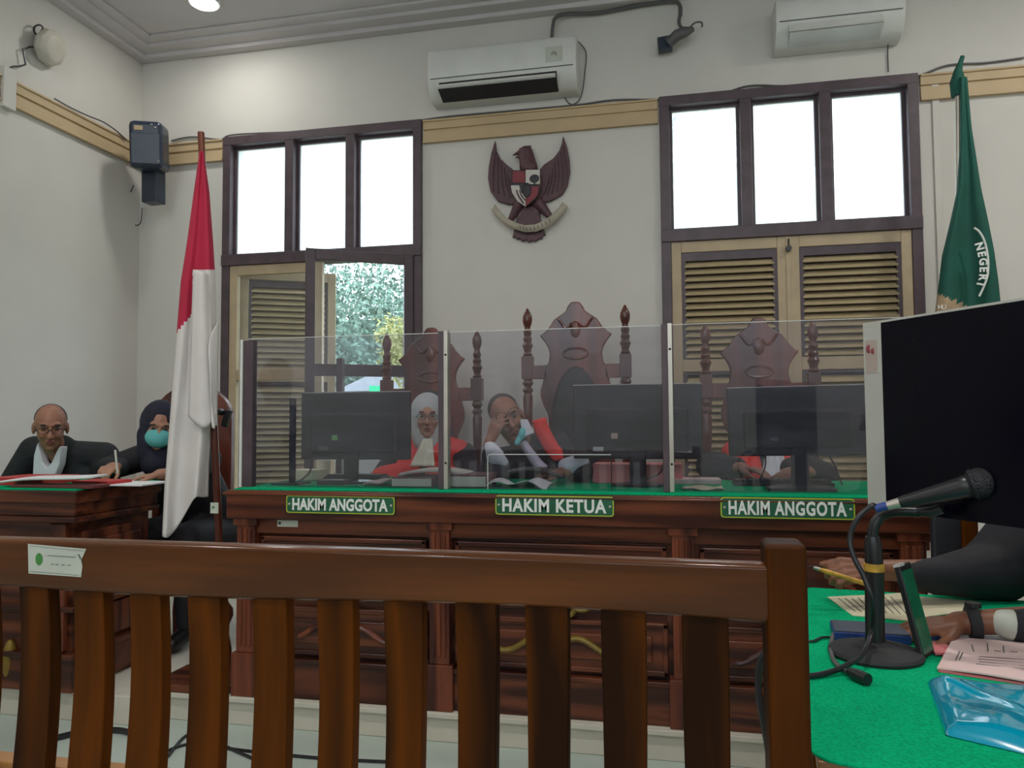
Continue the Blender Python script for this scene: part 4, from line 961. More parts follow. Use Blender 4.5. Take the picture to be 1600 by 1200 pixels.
a = P3(184, 742, 3.25); b = P3(180, 703, 3.24); o = MB().rings([(a, .002), (a.lerp(b, .1), .005), (b, .005)], 8).build('pen', M_white); tag(o, 'white pen held upright by the person in the teal mask', 'pen')

# --- person in black at the right table
t = thing('person', 'person in black sleeves writing at the green table, only the arms in view', 'person', (1.12, 2.15, 0))
pel = Vector((1.15, 2.20, .52)); ch = Vector((1.08, 2.15, .92)); nk = Vector((1.04, 2.14, 1.12)); hc = Vector((1.0, 2.13, 1.28))
w1 = at(1352, 893, Z=.845); w1 = P3(1364, 890, 2.16); w1.z = max(w1.z, .83)
w2 = P3(1497, 966, 1.88); w2.z = .815
sh = [Vector((1.03, 2.34, 1.06)), Vector((1.03, 1.94, 1.04))]; el = [P3(1560, 885, 2.30), Vector((.99, 1.84, .86))]
el[0].z = .85
B = Blob(); R = Matrix.Rotation(-PI/2+.1, 3, 'Z') @ Matrix.Rotation(.3, 3, 'X')
W = head(None, B, hc, R, M_skin3, t); seated(B, pel, ch, nk, hc, sh, el, [w1, w2], facing=(-1, 0, 0))
d1 = P3(1296, 893, 2.12)-w1
hand(B, w1, d1, (.0, -.75, .65), -1, s=1.0, curls=[1.0, .95, .95, 1.0], tcurl=.9, thumb_out=.35)
d2 = P3(1415, 965, 1.86)-w2; d2.z = -.012
hand(B, w2, d2, (0, -.1, 1), 1, s=.98, curls=[.22, .20, .22, .28], spread=.10)
B.build('body', M_skin3, t, .0042, 2); face_parts(W, R, t)
B = Blob(); B.e(W(0, .034, .045), (.079, .088, .086), R); B.build('hair', M_hair, t, .006, 2)
def ex(B):
    B.c(P3(1418, 899, 2.19), P3(1470, 900, 2.24), .036, .052); B.c(P3(1470, 900, 2.24), P3(1560, 892, 2.32), .052, .085); B.c(P3(1545, 880, 2.34), P3(1600, 850, 2.36), .07, .11)
    B.c(Vector((1.0, 2.3, .9)), Vector((1.05, 2.3, 1.1)), .09, .10)
robe(t, 'black_robe', M_robe, pel, ch, nk, sh, el, [P3(1418, 897, 2.19), P3(1588, 978, 1.853)], facing=(-1, 0, 0), slv=.045, cufr=.034, extra=ex, voxel=.007)
B = Blob(); B.c(P3(1578, 976, 1.855), P3(1569, 974, 1.86), .0335, .0305); B.build('shirt_cuff', M_stick, t, .005, 2)
wc = P3(1527, 966, 1.875); dw = (P3(1560, 970, 1.87)-P3(1492, 966, 1.88)).normalized()
m = MB(); c1 = w2.lerp(el[1], .0)
ax_ = (el[1]-w2).normalized(); wc = w2+ax_*.030
u_ = ax_.orthogonal().normalized(); v_ = ax_.cross(u_)
m.rings([(wc-ax_*.012, .0335), (wc-ax_*.010, .0365), (wc+ax_*.010, .0365), (wc+ax_*.012, .0335)], 24); o = m.build('wristwatch', M_blackm); tag(o, 'black wristwatch strap on the near forearm at the green table', 'wristwatch')
me_ = MB(); me_.rings([(wc+Vector((0, 0, .034)), .017), (wc+Vector((0, 0, .044)), .016)], 20); me_.build('watch_case', M_black, o)

# --- standing visitor left of the camera, seen only as a reflection in the left partition
q = at(428, 592, Y=4.38); gx, gy, gz = q.x, 3.05-(4.38-3.05), q.z
t = thing('person', 'person with dark shoulder-length hair reflected in the left acrylic partition, standing', 'person', (gx, gy, 0))
hc = Vector((gx, gy, gz)); pel = Vector((gx, gy, .90)); ch = Vector((gx, gy, 1.22)); nk = Vector((gx, gy, gz-.20)); R = RZ(PI+.50, .05, 0)
B = Blob(); W = head(None, B, hc, R, M_skin2, t, .97)
sdv = Vector((math.cos(PI+.5), math.sin(PI+.5), 0)); fv = Vector((math.sin(PI+.5), -math.cos(PI+.5), 0))
B.c(pel, ch, .11, .12); B.c(ch, nk, .09, .05); B.c(nk, hc-Vector((0, 0, .04)), .05, .05)
shp = [ch+sdv*.17*k+Vector((0, 0, .10)) for k in (-1, 1)]; elp = [ch+sdv*.22*k+fv*.06-Vector((0, 0, .16)) for k in (-1, 1)]; wrp = [ch+sdv*.07*k+fv*.24+Vector((0, 0, .0)) for k in (-1, 1)]
for i in range(2):
    B.chain([(ch+Vector((0, 0, .1)), .07), (shp[i], .055), (elp[i], .042), (wrp[i], .026)]); hand(B, wrp[i], Vector((0, 0, 1))+fv*.3, fv, (1 if i else -1), curl=.5, s=.9)
    hp = pel+sdv*.09*(2*i-1); kn = hp-Vector((0, 0, .42)); an = Vector((kn.x, kn.y, .09)); B.chain([(hp, .085), (kn, .055), (an, .036)]); B.c(an, an+fv*.13-Vector((0, 0, .05)), .036, .03)
B.build('body', M_skin2, t, .007, 2); face_parts(W, R, t, .97)
B = Blob(); B.e(W(0, .03, .035), (.092, .10, .10), R); B.c(W(-.07, .02, -.02), W(-.085, .01, -.13), .035, .03); B.c(W(.07, .02, -.02), W(.085, .01, -.13), .035, .03); B.c(W(0, .05, -.02), W(0, .05, -.14), .07, .06); B.build('hair', M_hair, t, .007, 2)
B = Blob(); B.c(pel-Vector((0, 0, .05)), ch, .145, .14); B.c(ch, nk-Vector((0, 0, .05)), .12, .06)
for i in range(2): B.chain([(ch+Vector((0, 0, .1)), .075), (shp[i], .066), (elp[i], .054), (wrp[i]-Vector((0, 0, .02)), .036)])
B.build('blouse', mat('slate_blouse', (.08, .11, .15), .8), t, .01, 4)
B = Blob()
for k in (-1, 1):
    hp = pel+sdv*.09*k; B.chain([(hp, .11), (hp-Vector((0, 0, .42)), .075), (Vector((hp.x, hp.y, .14)), .055)])
B.build('trousers', mat('pale_trousers', (.40, .38, .36), .8), t, .01, 4)
c = ch+fv*.24+Vector((0, 0, .10)); m = MB(); m.beam(c-Vector((0, 0, .07)), c+Vector((0, 0, .07)), .08, .01, up=fv); o = m.build('smartphone', M_black, bevel=.003); tag(o, 'phone held up by the person reflected in the left partition', 'phone')

# ------------------------------------------------------------------ clerk's desk (left)
cx1 = -2.50; cyf = 2.80; cyb = 3.36
t = thing('clerk_desk', 'dark mahogany desk with stepped mouldings at the left under papers', 'desk', (-3.2, 3.1, .12))
m = MB(); m.box((WX+.05, cyf+.06, .12), (cx1-.06, cyf+.11, .9)); m.box((cx1-.11, cyf+.11, .12), (cx1-.06, cyb-.02, .9)); m.build('body', M_mahx, t)
m = MB(); m.box((WX+.04, cyf, .93), (cx1, cyb, .985)); m.box((WX+.04, cyf+.02, .87), (cx1-.02, cyb, .935)); m.box((WX+.04, cyf+.01, .845), (cx1-.01, cyb, .872)); m.build('top_rail', M_mahx, t, bevel=.008)
m = MB(); m.box((WX+.04, cyf+.03, .12), (cx1-.03, cyf+.12, .27)); m.box((WX+.04, cyf+.02, .26), (cx1-.02, cyf+.12, .285)); m.box((WX+.04, cyf+.03, .46), (cx1-.03, cyf+.12, .485)); m.box((cx1-.12, cyf+.1, .12), (cx1-.03, cyb, .27)); m.box((cx1-.12, cyf+.1, .26), (cx1-.02, cyb, .285)); m.box((cx1-.12, cyf+.1, .46), (cx1-.03, cyb, .485)); m.build('plinth', M_mahx, t, bevel=.006)
m = MB(); m.box((cx1-.075, cyf+.10, .30), (cx1-.045, cyb-.06, .45)); m.box((cx1-.075, cyf+.10, .52), (cx1-.045, cyb-.06, .80)); m.box((cx1-.05, cyf+.14, .56), (cx1-.035, cyb-.10, .76)); m.build('side_panel', M_mahz, t, bevel=.01)
for x in (-3.5, -3.05, -2.62): MB().box((x-.04, cyf+.035, .29), (x+.04, cyf+.07, .84)).build('pilaster', M_mahz, t, bevel=.006)
a = at(80, 806, Y=cyf+.06); m = MB(); m.box((a.x-.055, cyf+.048, a.z-.022), (a.x+.05, cyf+.0585, a.z+.016)); m.build('inventory_sticker', M_teal, t)
m = MB(); a = at(12, 1035, Y=cyf+.02); m.ell((a.x-.02, cyf+.05, a.z), (.03, .03, .09)); m.build('gilded_ornament', M_gold, t)
m = MB(); m.box((WX+.05, cyf+.01, .985), (cx1-.01, cyb, .990)); o = m.build('felt_cover', M_felt); tag(o, 'green felt cloth covering the left clerk desk', 'tablecloth')
def sheet(name, label, cat, corners, z, m_, th=.003, curl=.0, group=None, lines=None):
    """a loose paper / folder given by four pixel corners on the plane z"""
    C = [at(x, y, Z=z) for x, y in corners]
    b = MB(); n = 14
    top = lambda u, v: (C[0]*(1-u)+C[1]*u)*(1-v)+(C[3]*(1-u)+C[2]*u)*v+Vector((0, 0, th+curl*(u**3+.35*(1-v)**3)+curl*.25*math.sin(u*7+v*5)))
    b.grid(top, n, n); b.grid(lambda u, v: top(u, v)-Vector((0, 0, th)), n, n)
    bd = [(i/n, 0) for i in range(n)]+[(1, i/n) for i in range(n)]+[(1-i/n, 1) for i in range(n)]+[(0, 1-i/n) for i in range(n)]
    for i in range(len(bd)):
        p, q = bd[i], bd[(i+1) % len(bd)]; dz = Vector((0, 0, th))
        b.bm.faces.new([b.bm.verts.new(x) for x in (top(*p), top(*q), top(*q)-dz, top(*p)-dz)])
    bmesh.ops.remove_doubles(b.bm, verts=b.bm.verts, dist=.0002)
    o = b.build(name, m_); tag(o, label, cat, group)
    if lines:
        l = MB()
        for (u0, v0, u1, v1) in lines:
            p = top(u0, v0)+Vector((0, 0, .0008)); q = top(u1, v1)+Vector((0, 0, .0008)); l.beam(p, q, .0022, .0006)
        l.build('printed_lines', M_ink, o)
    return o
def stack(name, label, cat, x0, x1, y0, y1, z, h, m_, rz=0, bev=.002, pages=None):
    b = MB(); b.box((x0, y0, z), (x1, y1, z+h), rot=Matrix.Rotation(rz, 3, 'Z')); o = b.build(name, m_, bevel=bev); tag(o, label, cat)
    if pages:
        b = MB(); b.box((x0+.003, y0-.001, z+h*.12), (x1-.003, y1-.004, z+h*.88), rot=Matrix.Rotation(rz, 3, 'Z'), piv=((x0+x1)/2, (y0+y1)/2, z)); b.build('pages', pages, o)
    return o
def X(px, Y): return at(px, 745, Y=Y).x
CD = .9905
stack('folder', 'thick red folder lying at the left end of the clerk desk', 'folder', X(22, 3.1), X(100, 3.1), 2.96, 3.20, CD, .035, M_red, .05)
stack('folder', 'dark folder pile under the white papers on the clerk desk', 'folder', X(30, 2.9), X(160, 2.9), 2.85, 2.95, CD, .014, M_book, -.03)
stack('folder', 'red folder under the right end of the white papers on the clerk desk', 'folder', X(120, 3.0), X(178, 3.0), 2.97, 3.12, CD, .022, M_red, -.06)
o = MB(); o.grid(lambda u, v: Vector((X(12, 2.92)+(X(158, 2.92)-X(12, 2.92))*u, 2.86+.10*v, CD+.020+.028*u+.012*math.sin(u*4)*(1-u)+.005*v)), 20, 4)
tag(o.build('paper_sheaf', M_paper, solid=.010), 'sheaf of white papers lifting at its right end on the clerk desk', 'papers')
stack('paper_sheaf', 'flat pale papers under the writing hand of the masked person', 'papers', X(180, 3.1), X(247, 3.1), 2.98, 3.20, CD, .008, M_paper, .04)

# round-backed chair behind the flag
cc = at(302, 700, Y=3.95)
t = thing('round_backed_chair', 'wooden chair with a big arched back half hidden by the red and white flag', 'chair', (cc.x, 3.9, .12))
rO = .255; zc = at(302, 655, Y=3.95).z
m = MB(); pts = []
n = 20
out = [(rO*math.cos(a), zc+.235*math.sin(a)*.85) for a in np.linspace(0, PI, n)]; inn = [((rO-.09)*math.cos(a), zc+.11*math.sin(a)) for a in np.linspace(PI, 0, n)]
m.prism(out+[(-rO, .62)]+[(-rO+.06, .62)]+inn[0:]+[(rO-.06, .62), (rO, .62)], (cc.x, 3.93, 0), (1, 0, 0), (0, 0, 1), (0, 1, 0), .04); m.build('arched_back', M_chair, t, bevel=.006)
m = MB()
for x in (-.12, 0, .12):
    m.lathe([(.014, .6), (.02, .75), (.012, .8), (.024, .9), (.012, .98), (.02, 1.1), (.014, zc+.12)], (cc.x+x, 3.95, 0), 12)
m.build('back_spindles', M_chair, t)
m = MB(); m.box((cc.x-.25, 3.50, .54), (cc.x+.25, 3.98, .61)); m.build('seat', M_uph, t, bevel=.02)
for x in (-.21, .21):
    for y in (3.54, 3.94): MB().lathe([(.022, .12), (.028, .3), (.02, .4), (.028, .55)], (cc.x+x, y, 0), 12).build('leg', M_chair, t)
a = at(355, 652, Y=3.86); m = MB(); m.box((a.x-.018, 3.84, a.z-.055), (a.x+.018, 3.87, a.z+.045), rot=Matrix.Rotation(.3, 3, 'Y')); m.cyl((a.x-.02, 3.84, a.z+.03), (a.x-.02, 3.80, a.z+.03), .02, .018); o = m.build('video_camera', M_black, bevel=.006); tag(o, 'small black device hanging on the arched chair back beside the flagpole', 'device')

# ------------------------------------------------------------------ things on the judges' desk
def J(px, Y): return at(px, 748, Y=Y).x
stack('tissue_box', 'pale box at the left of the desk behind the slim black stand', 'box', J(461, 3.45), J(502, 3.45), 3.40, 3.52, DZ, .05, M_papery, 0, .004)
o = MB(); o.lathe([(.028, 0), (.032, .004), (.036, .09), (.034, .091), (.030, .006)], (J(497, 3.5), 3.56, DZ)); tag(o.build('cup', M_jabot), 'pale cup beside the pale box on the judges desk', 'cup')
t_ = stack('document_tray', 'black low tray below the green sticker monitor', 'tray', J(503, 3.22), J(545, 3.22), 3.17, 3.27, DZ, .02, M_black)
stack('book', 'maroon hardback lying under the open law book', 'book', J(624, 3.2), J(686, 3.2), 3.10, 3.32, DZ, .042, M_book, 0, .003, M_jabot)
o = MB(); x0, x1 = J(640, 3.3), J(700, 3.3)
o.grid(lambda u, v: Vector((x0+(x1-x0+.12)*u, 3.16+.16*v, DZ+.045+.022*abs(math.sin(u*PI))**.6)), 24, 4); tag(o.build('open_book', M_jabot, solid=.014), 'open law book lying on the maroon hardback by the woman judge', 'book')
stack('book', 'thick pale-edged law book with dark cover in front of the leaning judge', 'book', J(702, 3.2), J(768, 3.2), 3.10, 3.30, DZ, .055, M_book, .02, .003, M_jabot)
o = MB(); o.grid(lambda u, v: Vector((J(766, 3.2)+(J(860, 3.2)-J(766, 3.2))*u, 3.10+.20*v, DZ+.006+.022*abs(math.sin(u*3.3+v*2))*(1-.3*v)+.01*math.sin(u*11))), 26, 12); tag(o.build('crumpled_papers', M_paper, solid=.003), 'crumpled white papers on the desk before the leaning judge', 'papers')
o = MB(); o.grid(lambda u, v: Vector((J(795, 3.32)+(J(880, 3.32)-J(795, 3.32))*u, 3.30+.12*v, DZ+.055+.03*math.sin(u*2.6)-.04*u+.006*math.sin(v*9))), 20, 8); tag(o.build('grey_cloth_folder', M_greyc, solid=.006), 'rumpled grey folder leaning over the crumpled papers', 'folder')
for k, (xa, xb, lb) in enumerate(((578, 626, 'pale papers with pink edges left of the maroon hardback'), )):
    o = MB(); o.grid(lambda u, v: Vector((J(xa, 3.2)+(J(xb, 3.2)-J(xa, 3.2))*u, 3.12+.2*v, DZ+.008+.022*u+.006*math.sin(u*9))), 14, 6); tag(o.build('papers', M_pink, solid=.008), lb, 'papers')
stack('folder', 'wide pink-red folder standing in a pile behind the beige sticker monitor', 'folder', J(928, 3.5), J(1066, 3.5), 3.44, 3.60, DZ, .085, mat('pink_red_folder', (.78, .26, .24), .6), 0, .003)
o = MB(); o.grid(lambda u, v: Vector((J(1066, 3.18)+(J(1130, 3.18)-J(1066, 3.18))*u, 3.12+.14*v, DZ+.006+.004*math.sin(u*9+v*4))), 16, 6); tag(o.build('papers', M_papery, solid=.003), 'loose pale papers on the felt at the foot of the right partition', 'papers')
stack('folder', 'pink folder lying behind the loose papers near the right judge', 'folder', J(1050, 3.5), J(1125, 3.5), 3.42, 3.55, DZ, .022, M_pink, .03)
def keyboard(label, x0, x1, y0, y1):
    t = thing('keyboard', label, 'keyboard', ((x0+x1)/2, y0, DZ), 'keyboards on the judges desk')
    m = MB(); m.box((x0, y0, DZ), (x1, y1, DZ+.016)); m.build('keyboard_case', M_black, t, bevel=.003)
    m = MB(); n = 15
    for i in range(n):
        for j in range(4):
            a_ = x0+.008+(x1-x0-.016)*i/n; b2 = y0+.008+(y1-y0-.016)*j/4; m.box((a_, b2, DZ+.016), (a_+(x1-x0)/n*.8, b2+(y1-y0)/4*.78, DZ+.024))
    m.build('keys', M_blackm, t)
keyboard('black keyboard under the right monitor', J(1145, 3.42), J(1300, 3.42), 3.36, 3.50)
keyboard('black keyboard lying below the green sticker monitor', J(512, 3.5), J(600, 3.5), 3.46, 3.58)
t_ = stack('document_tray', 'flat black tray with pale edge before the right monitor', 'tray', J(1198, 3.16), J(1305, 3.16), 3.12, 3.24, DZ, .012, M_black)
cable('monitor_cable', 'thin black cable dropping behind the right monitor to the felt', [P3(1195, 700, 3.42), P3(1196, 725, 3.44), P3(1190, 745, 3.4), at(1186, 752, Z=DZ+.008)], .004, M_cable)
cable('monitor_cable', 'black cable running from the right monitor down the shutters side', [P3(1295, 712, 3.42), P3(1306, 730, 3.42), P3(1312, 748, 3.38), at(1316, 757, Z=DZ+.008)], .004, M_cable)
cable('monitor_cable', 'black cable curving from the beige sticker monitor to its foot', [P3(1035, 705, 3.38), P3(1037, 725, 3.38), P3(1030, 740, 3.36), P3(1012, 748, 3.3)], .004, M_cable)
cable('monitor_cable', 'black cable hanging from the green sticker monitor to the felt', [P3(485, 700, 3.36), P3(487, 722, 3.36), P3(482, 740, 3.3), at(462, 756, Z=DZ+.006)], .005, M_cable)

# ------------------------------------------------------------------ foreground rail (slatted wooden barrier)
FYR = 1.10
t = thing('wooden_barrier', 'reddish teak slatted barrier with a square end post across the foreground', 'barrier', (-.55, FYR, 0))
zt0 = at(600, 857, Y=FYR-.02).z; xL = -1.75; xP = at(1197, 900, Y=FYR).x
m = MB()
prof = [(-.034, 0), (-.034, -.060), (-.030, -.072), (-.012, -.078), (.018, -.074), (.022, -.010), (.010, .0015), (-.026, .0035)]
# slight sag in the middle of the top rail
n = 40; ringsv = []
for i in range(n+1):
    x = xL+(xP-xL)*i/n; u = i/n; zz = at(0, 840, Y=FYR-.03).z if 0 else None
    zc_ = 1.0735 + .004*math.sin(u*PI) ; low = .006*math.sin(u*PI*3)
    ringsv.append([m.bm.verts.new((x, FYR+a, zc_+b+(low if b < -.05 else 0))) for a, b in prof])
for i in range(n):
    for k in range(len(prof)):
        m.bm.faces.new((ringsv[i][k], ringsv[i][(k+1) % 8], ringsv[i+1][(k+1) % 8], ringsv[i+1][k]))
m.bm.faces.new(ringsv[0]); m.bm.faces.new(ringsv[-1][::-1])
top = m.build('top_rail', M_teak, t, bevel=.004)
a0 = at(1197, 1000, Y=FYR-.02).x; b0 = at(1265, 1000, Y=FYR-.035).x; zp = at(1231, 851, Y=FYR-.035).z
m = MB(); m.box((a0, FYR-.036, 0), (b0, FYR+.030, zp)); m.build('end_post', M_teakz, t, bevel=.007)
cx_ = [-1.505, -1.39, -1.275, -1.165]+[at(x, 1050, Y=FYR-.012).x for x in (52, 137, 226, 318, 421, 524, 630, 744, 855, 975, 1103)]
cx_ = [c for c in cx_ if c > xL+.03]
for i, xx in enumerate(cx_):
    m = MB(); n = 26; rr_ = []
    wd = .060 if xx > -1.2 else .058
    for j in range(n+1):
        z = .10+(1.012-.10)*j/n; v = (z-.70)/.32
        yb = FYR-.006+.012*math.sin(v*PI*.9)-.004*v; w_ = wd*(1+.05*math.sin(v*3.1+i*.4))
        rr_.append([m.bm.verts.new(q) for q in ((xx-w_/2, yb-.013, z), (xx+w_/2, yb-.013, z), (xx+w_/2, yb+.013, z), (xx-w_/2, yb+.013, z))])
    for j in range(n):
        for k in range(4): m.bm.faces.new((rr_[j][k], rr_[j][(k+1) % 4], rr_[j+1][(k+1) % 4], rr_[j+1][k]))
    m.bm.faces.new(rr_[0][::-1]); m.bm.faces.new(rr_[-1]); m.build('slat', M_teakz, t, bevel=.003)
m = MB(); m.box((xL, FYR-.02, .06), (xP, FYR+.02, .12)); m.build('bottom_rail', M_teak, t, bevel=.004)
zz = at(60, 1178, Y=FYR+.05).z; m = MB(); m.box((xL, FYR+.012, zz-.03), (xP, FYR+.05, zz)); m.build('seat_rail', M_orange, t, bevel=.003)
a = at(43, 850, Y=FYR-.036); b = at(134, 858, Y=FYR-.036); c = at(126, 902, Y=FYR-.036); d = at(44, 896, Y=FYR-.036)
m = MB(); pts = [a, b, at(126, 876, Y=FYR-.036), at(128, 884, Y=FYR-.036), c, d]; m.prism([(q.x, q.z) for q in pts], (0, FYR-.0345, 0), (1, 0, 0), (0, 0, 1), (0, -1, 0), .0008); st_ = m.build('inventory_sticker', M_stick, t)
m = MB(); g = at(60, 874, Y=FYR-.037); m.ell((g.x, FYR-.0358, g.z), (.007, .0008, .010)); m.build('emblem_dot', M_green_ink, st_)
m = MB(); 
for y_, x0, x1 in ((868, 74, 118), (881, 80, 84), (881, 87, 91), (881, 97, 101), (881, 106, 110)):
    p, q = at(x0, y_+(x0-74)*.06, Y=FYR-.0358), at(x1, y_+(x1-74)*.06, Y=FYR-.0358); m.beam(p, q, .0016 if y_ == 868 else .003, .0006)
m.beam(at(123, 866, Y=FYR-.0358), at(127, 874, Y=FYR-.0358), .004, .0006)
m.build('printed_lines', M_ink, st_)
m = MB(); bx0 = at(46, 853, Y=FYR-.036); 
for p, q in (((46, 853), (131, 861)), ((46, 893), (124, 899))): m.beam(at(*p, Y=FYR-.0357), at(*q, Y=FYR-.0357), .0007, .0004)
m.build('printed_border', M_greyc, st_)

# ------------------------------------------------------------------ table at the right with green felt
NL = at(1266, 1186, Z=.78); FL = at(1240, 916, Z=.78)
dv = (FL-NL); dv.z = 0; dep = dv.length; dv.normalize(); rt_ = Vector((dv.y, -dv.x, 0)); TW = 1.35
def TT(a, b, z=.78): return Vector((NL.x, NL.y, 0))+rt_*a+dv*b+Vector((0, 0, z))
t = thing('side_table', 'wooden table under green felt at the right foreground', 'table', TT(TW/2, dep/2, 0))
m = MB(); m.prism([(0.01, 0.01), (TW-.01, .01), (TW-.01, dep-.01), (.01, dep-.01)], TT(0, 0, .745), rt_, dv, (0, 0, 1), .03); m.build('tabletop', M_orange, t, bevel=.003)
for a_ in (.06, TW-.06):
    for b_ in (.06, dep-.06): MB().beam(TT(a_, b_, 0), TT(a_, b_, .745), .05, .05).build('leg', M_teakz, t, bevel=.004)
m = MB(); m.prism([(.03, .03), (TW-.03, .03), (TW-.03, dep-.03), (.03, dep-.03)], TT(0, 0, .66), rt_, dv, (0, 0, 1), .085); m.build('apron', M_teak, t)
rc = .05; pts = [(rc-rc*math.cos(a), rc-rc*math.sin(a)) for a in np.linspace(0, PI/2, 7)] + [(TW, 0), (TW, dep), (rc, dep), (0, dep-rc)]
m = MB(); m.prism(pts, TT(0, 0, .775), rt_, dv, (0, 0, 1), .005); o = m.build('felt_cover', M_felt, bevel=.0015); tag(o, 'bright green felt cloth on the table at the right foreground', 'tablecloth')
TZ = .7805
# microphone stand
mc = at(1368, 1024, Z=TZ); t = thing('microphone_stand', 'black desk microphone stand with round base and bent gooseneck on the green table', 'stand', mc)
m = MB(); m.lathe([(.090, 0), (.092, .006), (.088, .012), (.06, .020), (.03, .026), (.020, .03)], mc, 40); m.build('round_base', M_blackm, t)
pA = P3(1366, 892, mc.y); pB = P3(1362, 868, mc.y)
m = MB(); m.cyl(mc+Vector((0, 0, .02)), pA, .0190, .0185, 24); m.build('stem', M_black, t)
m = MB(); m.cyl(pA+Vector((0, 0, .000)), pA+Vector((0, 0, .016)), .0202, .0202, 24); m.build('orange_ring', M_wood_y, t)
my = mc.y
m = MB(); m.rings([(pA+Vector((0, 0, .016)), .0178), (P3(1364, 850, my), .0170), (P3(1363, 838, my), .013)], 18); m.tube([P3(1363, 842, my), P3(1366, 822, my), P3(1376, 807, my), P3(1392, 800, my-.01), P3(1412, 799, my-.02), P3(1438, 800, my-.03)], .011, 14); m.build('gooseneck', M_black, t)
m = MB(); m.rings([(P3(1432, 799, my-.03), .009), (P3(1455, 800, my-.04), .012), (P3(1472, 794, my-.05), .011)], 12); m.build('clip', M_black, t)
# microphone resting in the clip
a = P3(1404, 786, my-.05); b = P3(1528, 756, my-.09); ax_ = (b-a).normalized(); Lm = (b-a).length
t = thing('microphone', 'black handheld microphone held slanting in the clip before the big screen', 'microphone', a)
m = MB(); m.rings([(a, .010), (a+ax_*.012, .0125), (a+ax_*Lm*.8, .0215), (a+ax_*Lm*.86, .0235), (a+ax_*Lm*.90, .021)], 24); m.build('handle', M_black, t)
m = MB(); g = a+ax_*Lm*1.02; m.ell(g, (.030, .030, .030)); m.rings([(a+ax_*Lm*.90, .023), (a+ax_*Lm*.93, .030), (a+ax_*Lm*.97, .031)], 24); m.build('grille_head', mat('mic_mesh', (.03, .03, .035), .4, metal=.5, bump=.6, scale=300), t)
m = MB(); m.rings([(a-ax_*.022, .0085), (a+ax_*.002, .0105)], 16); m.build('connector', M_alu, t)
m = MB(); m.rings([(a-ax_*.045, .0085), (a-ax_*.022, .0092)], 16); m.build('cable_sleeve', M_blue, t)
cable('microphone_cable', 'black cable looping from the microphone tail down across the stand to the table edge',
      [a-ax_*.045, P3(1362, 790, my-.04), P3(1340, 810, my-.04), P3(1328, 840, my-.04), P3(1334, 870, my-.05), P3(1350, 902, my-.06), P3(1363, 940, my-.07), at(1362, 985, Z=TZ+.06), at(1350, 1018, Z=TZ+.035), at(1322, 1040, Z=TZ+.015), at(1290, 1052, Z=TZ+.007), at(1262, 1056, Z=TZ+.006), at(1225, 1052, Z=TZ+.006)+Vector((0, 0, 0))], .0055, M_cable, 10)
cable('audio_cable', 'grey cable with black plug looping on the felt in front of the stand', [at(1302, 990, Z=TZ+.008), at(1298, 1012, Z=TZ+.007), at(1302, 1030, Z=TZ+.007), at(1314, 1044, Z=TZ+.007), at(1326, 1050, Z=TZ+.009)], .0045, M_greyc, 10)
a = at(1325, 1049, Z=TZ+.012); b = at(1356, 1062, Z=TZ+.012); m = MB(); m.rings([(a, .006), (a.lerp(b, .15), .010), (a.lerp(b, .55), .0115), (b, .011)], 14); tag(m.build('cable_plug', M_black), 'black cable plug lying on the green felt', 'plug')
cable('twisted_cord', 'pair of thin dark cords reaching the table from the left behind the post', [at(1240, 998, Z=TZ+.004), at(1268, 1002, Z=TZ+.004), at(1285, 996, Z=TZ+.004), at(1304, 996, Z=TZ+.004)], .003, M_cable)
cable('hanging_cable', 'black cable hanging down beside the wooden end post', [P3(1216, 1010, 1.35), P3(1196, 1018, 1.40), P3(1186, 1045, 1.42), P3(1186, 1090, 1.42), P3(1195, 1140, 1.42), P3(1204, 1200, 1.42), P3(1208, 1300, 1.42)], .006, M_cable)
# leaning phone
a = at(1441, 1030, Z=TZ+.002); b = P3(1402, 884, a.y+.06); t = thing('smartphone', 'dark slab phone with green reflection tinted into its face, leaning beside the microphone stand', 'phone', a)
m = MB(); wv = Vector((.55, .83, 0)).normalized()*.062; ax_ = (b-a).normalized(); nv = ax_.cross(wv.normalized())
def slab(m, off0, off1, w0, w1, s0=0, s1=1):
    q = [a.lerp(b, s)+wv*w_+nv*o_ for s in (s0, s1) for w_ in (w0, w1) for o_ in (off0, off1)]
    v = [m.bm.verts.new(x) for x in q]
    for f in ((0, 1, 3, 2), (4, 6, 7, 5), (0, 4, 5, 1), (2, 3, 7, 6), (0, 2, 6, 4), (1, 5, 7, 3)): m.bm.faces.new([v[i] for i in f])
slab(m, -.006, .006, -.1, 1.0); m.build('phone_body', M_black, t, bevel=.002)
m = MB(); slab(m, -.0075, -.006, -.02, .92, .04, .93); m.build('glass_back', M_phone, t)
m = MB(); slab(m, .006, .0075, -.02, .92, .04, .93); m.build('glass_back', M_phone, t)
m = MB(); slab(m, -.0065, .0065, -.1, .4, .985, 1.015); m.build('top_edge', M_silver, t)
a = at(1303, 1000, Z=TZ); b = at(1425, 1008, Z=TZ)
d_ = (b-a).normalized(); n_ = Vector((-d_.y, d_.x, 0)); m = MB(); m.prism([(0, 0), ((b-a).length, 0), ((b-a).length, .10), (.004, .10)], a, d_, n_, (0, 0, 1), .018); tag(m.build('notebook', M_blue, bevel=.002), 'flat blue notebook lying behind the microphone stand base', 'notebook')
m = MB(); m.prism([(0.002, 0.002), ((b-a).length-.002, 0.002), ((b-a).length-.002, .098), (.006, .098)], a+Vector((0, 0, .018)), d_, n_, (0, 0, 1), .003); o = m.build('spectacle_case', mat('slate_cover', (.05, .06, .09), .5), bevel=.001); tag(o, 'slate-grey cover sheet on top of the blue notebook', 'cover')
ln = [(.1+.08*k, .12, .1+.08*k, .8) for k in range(9)]
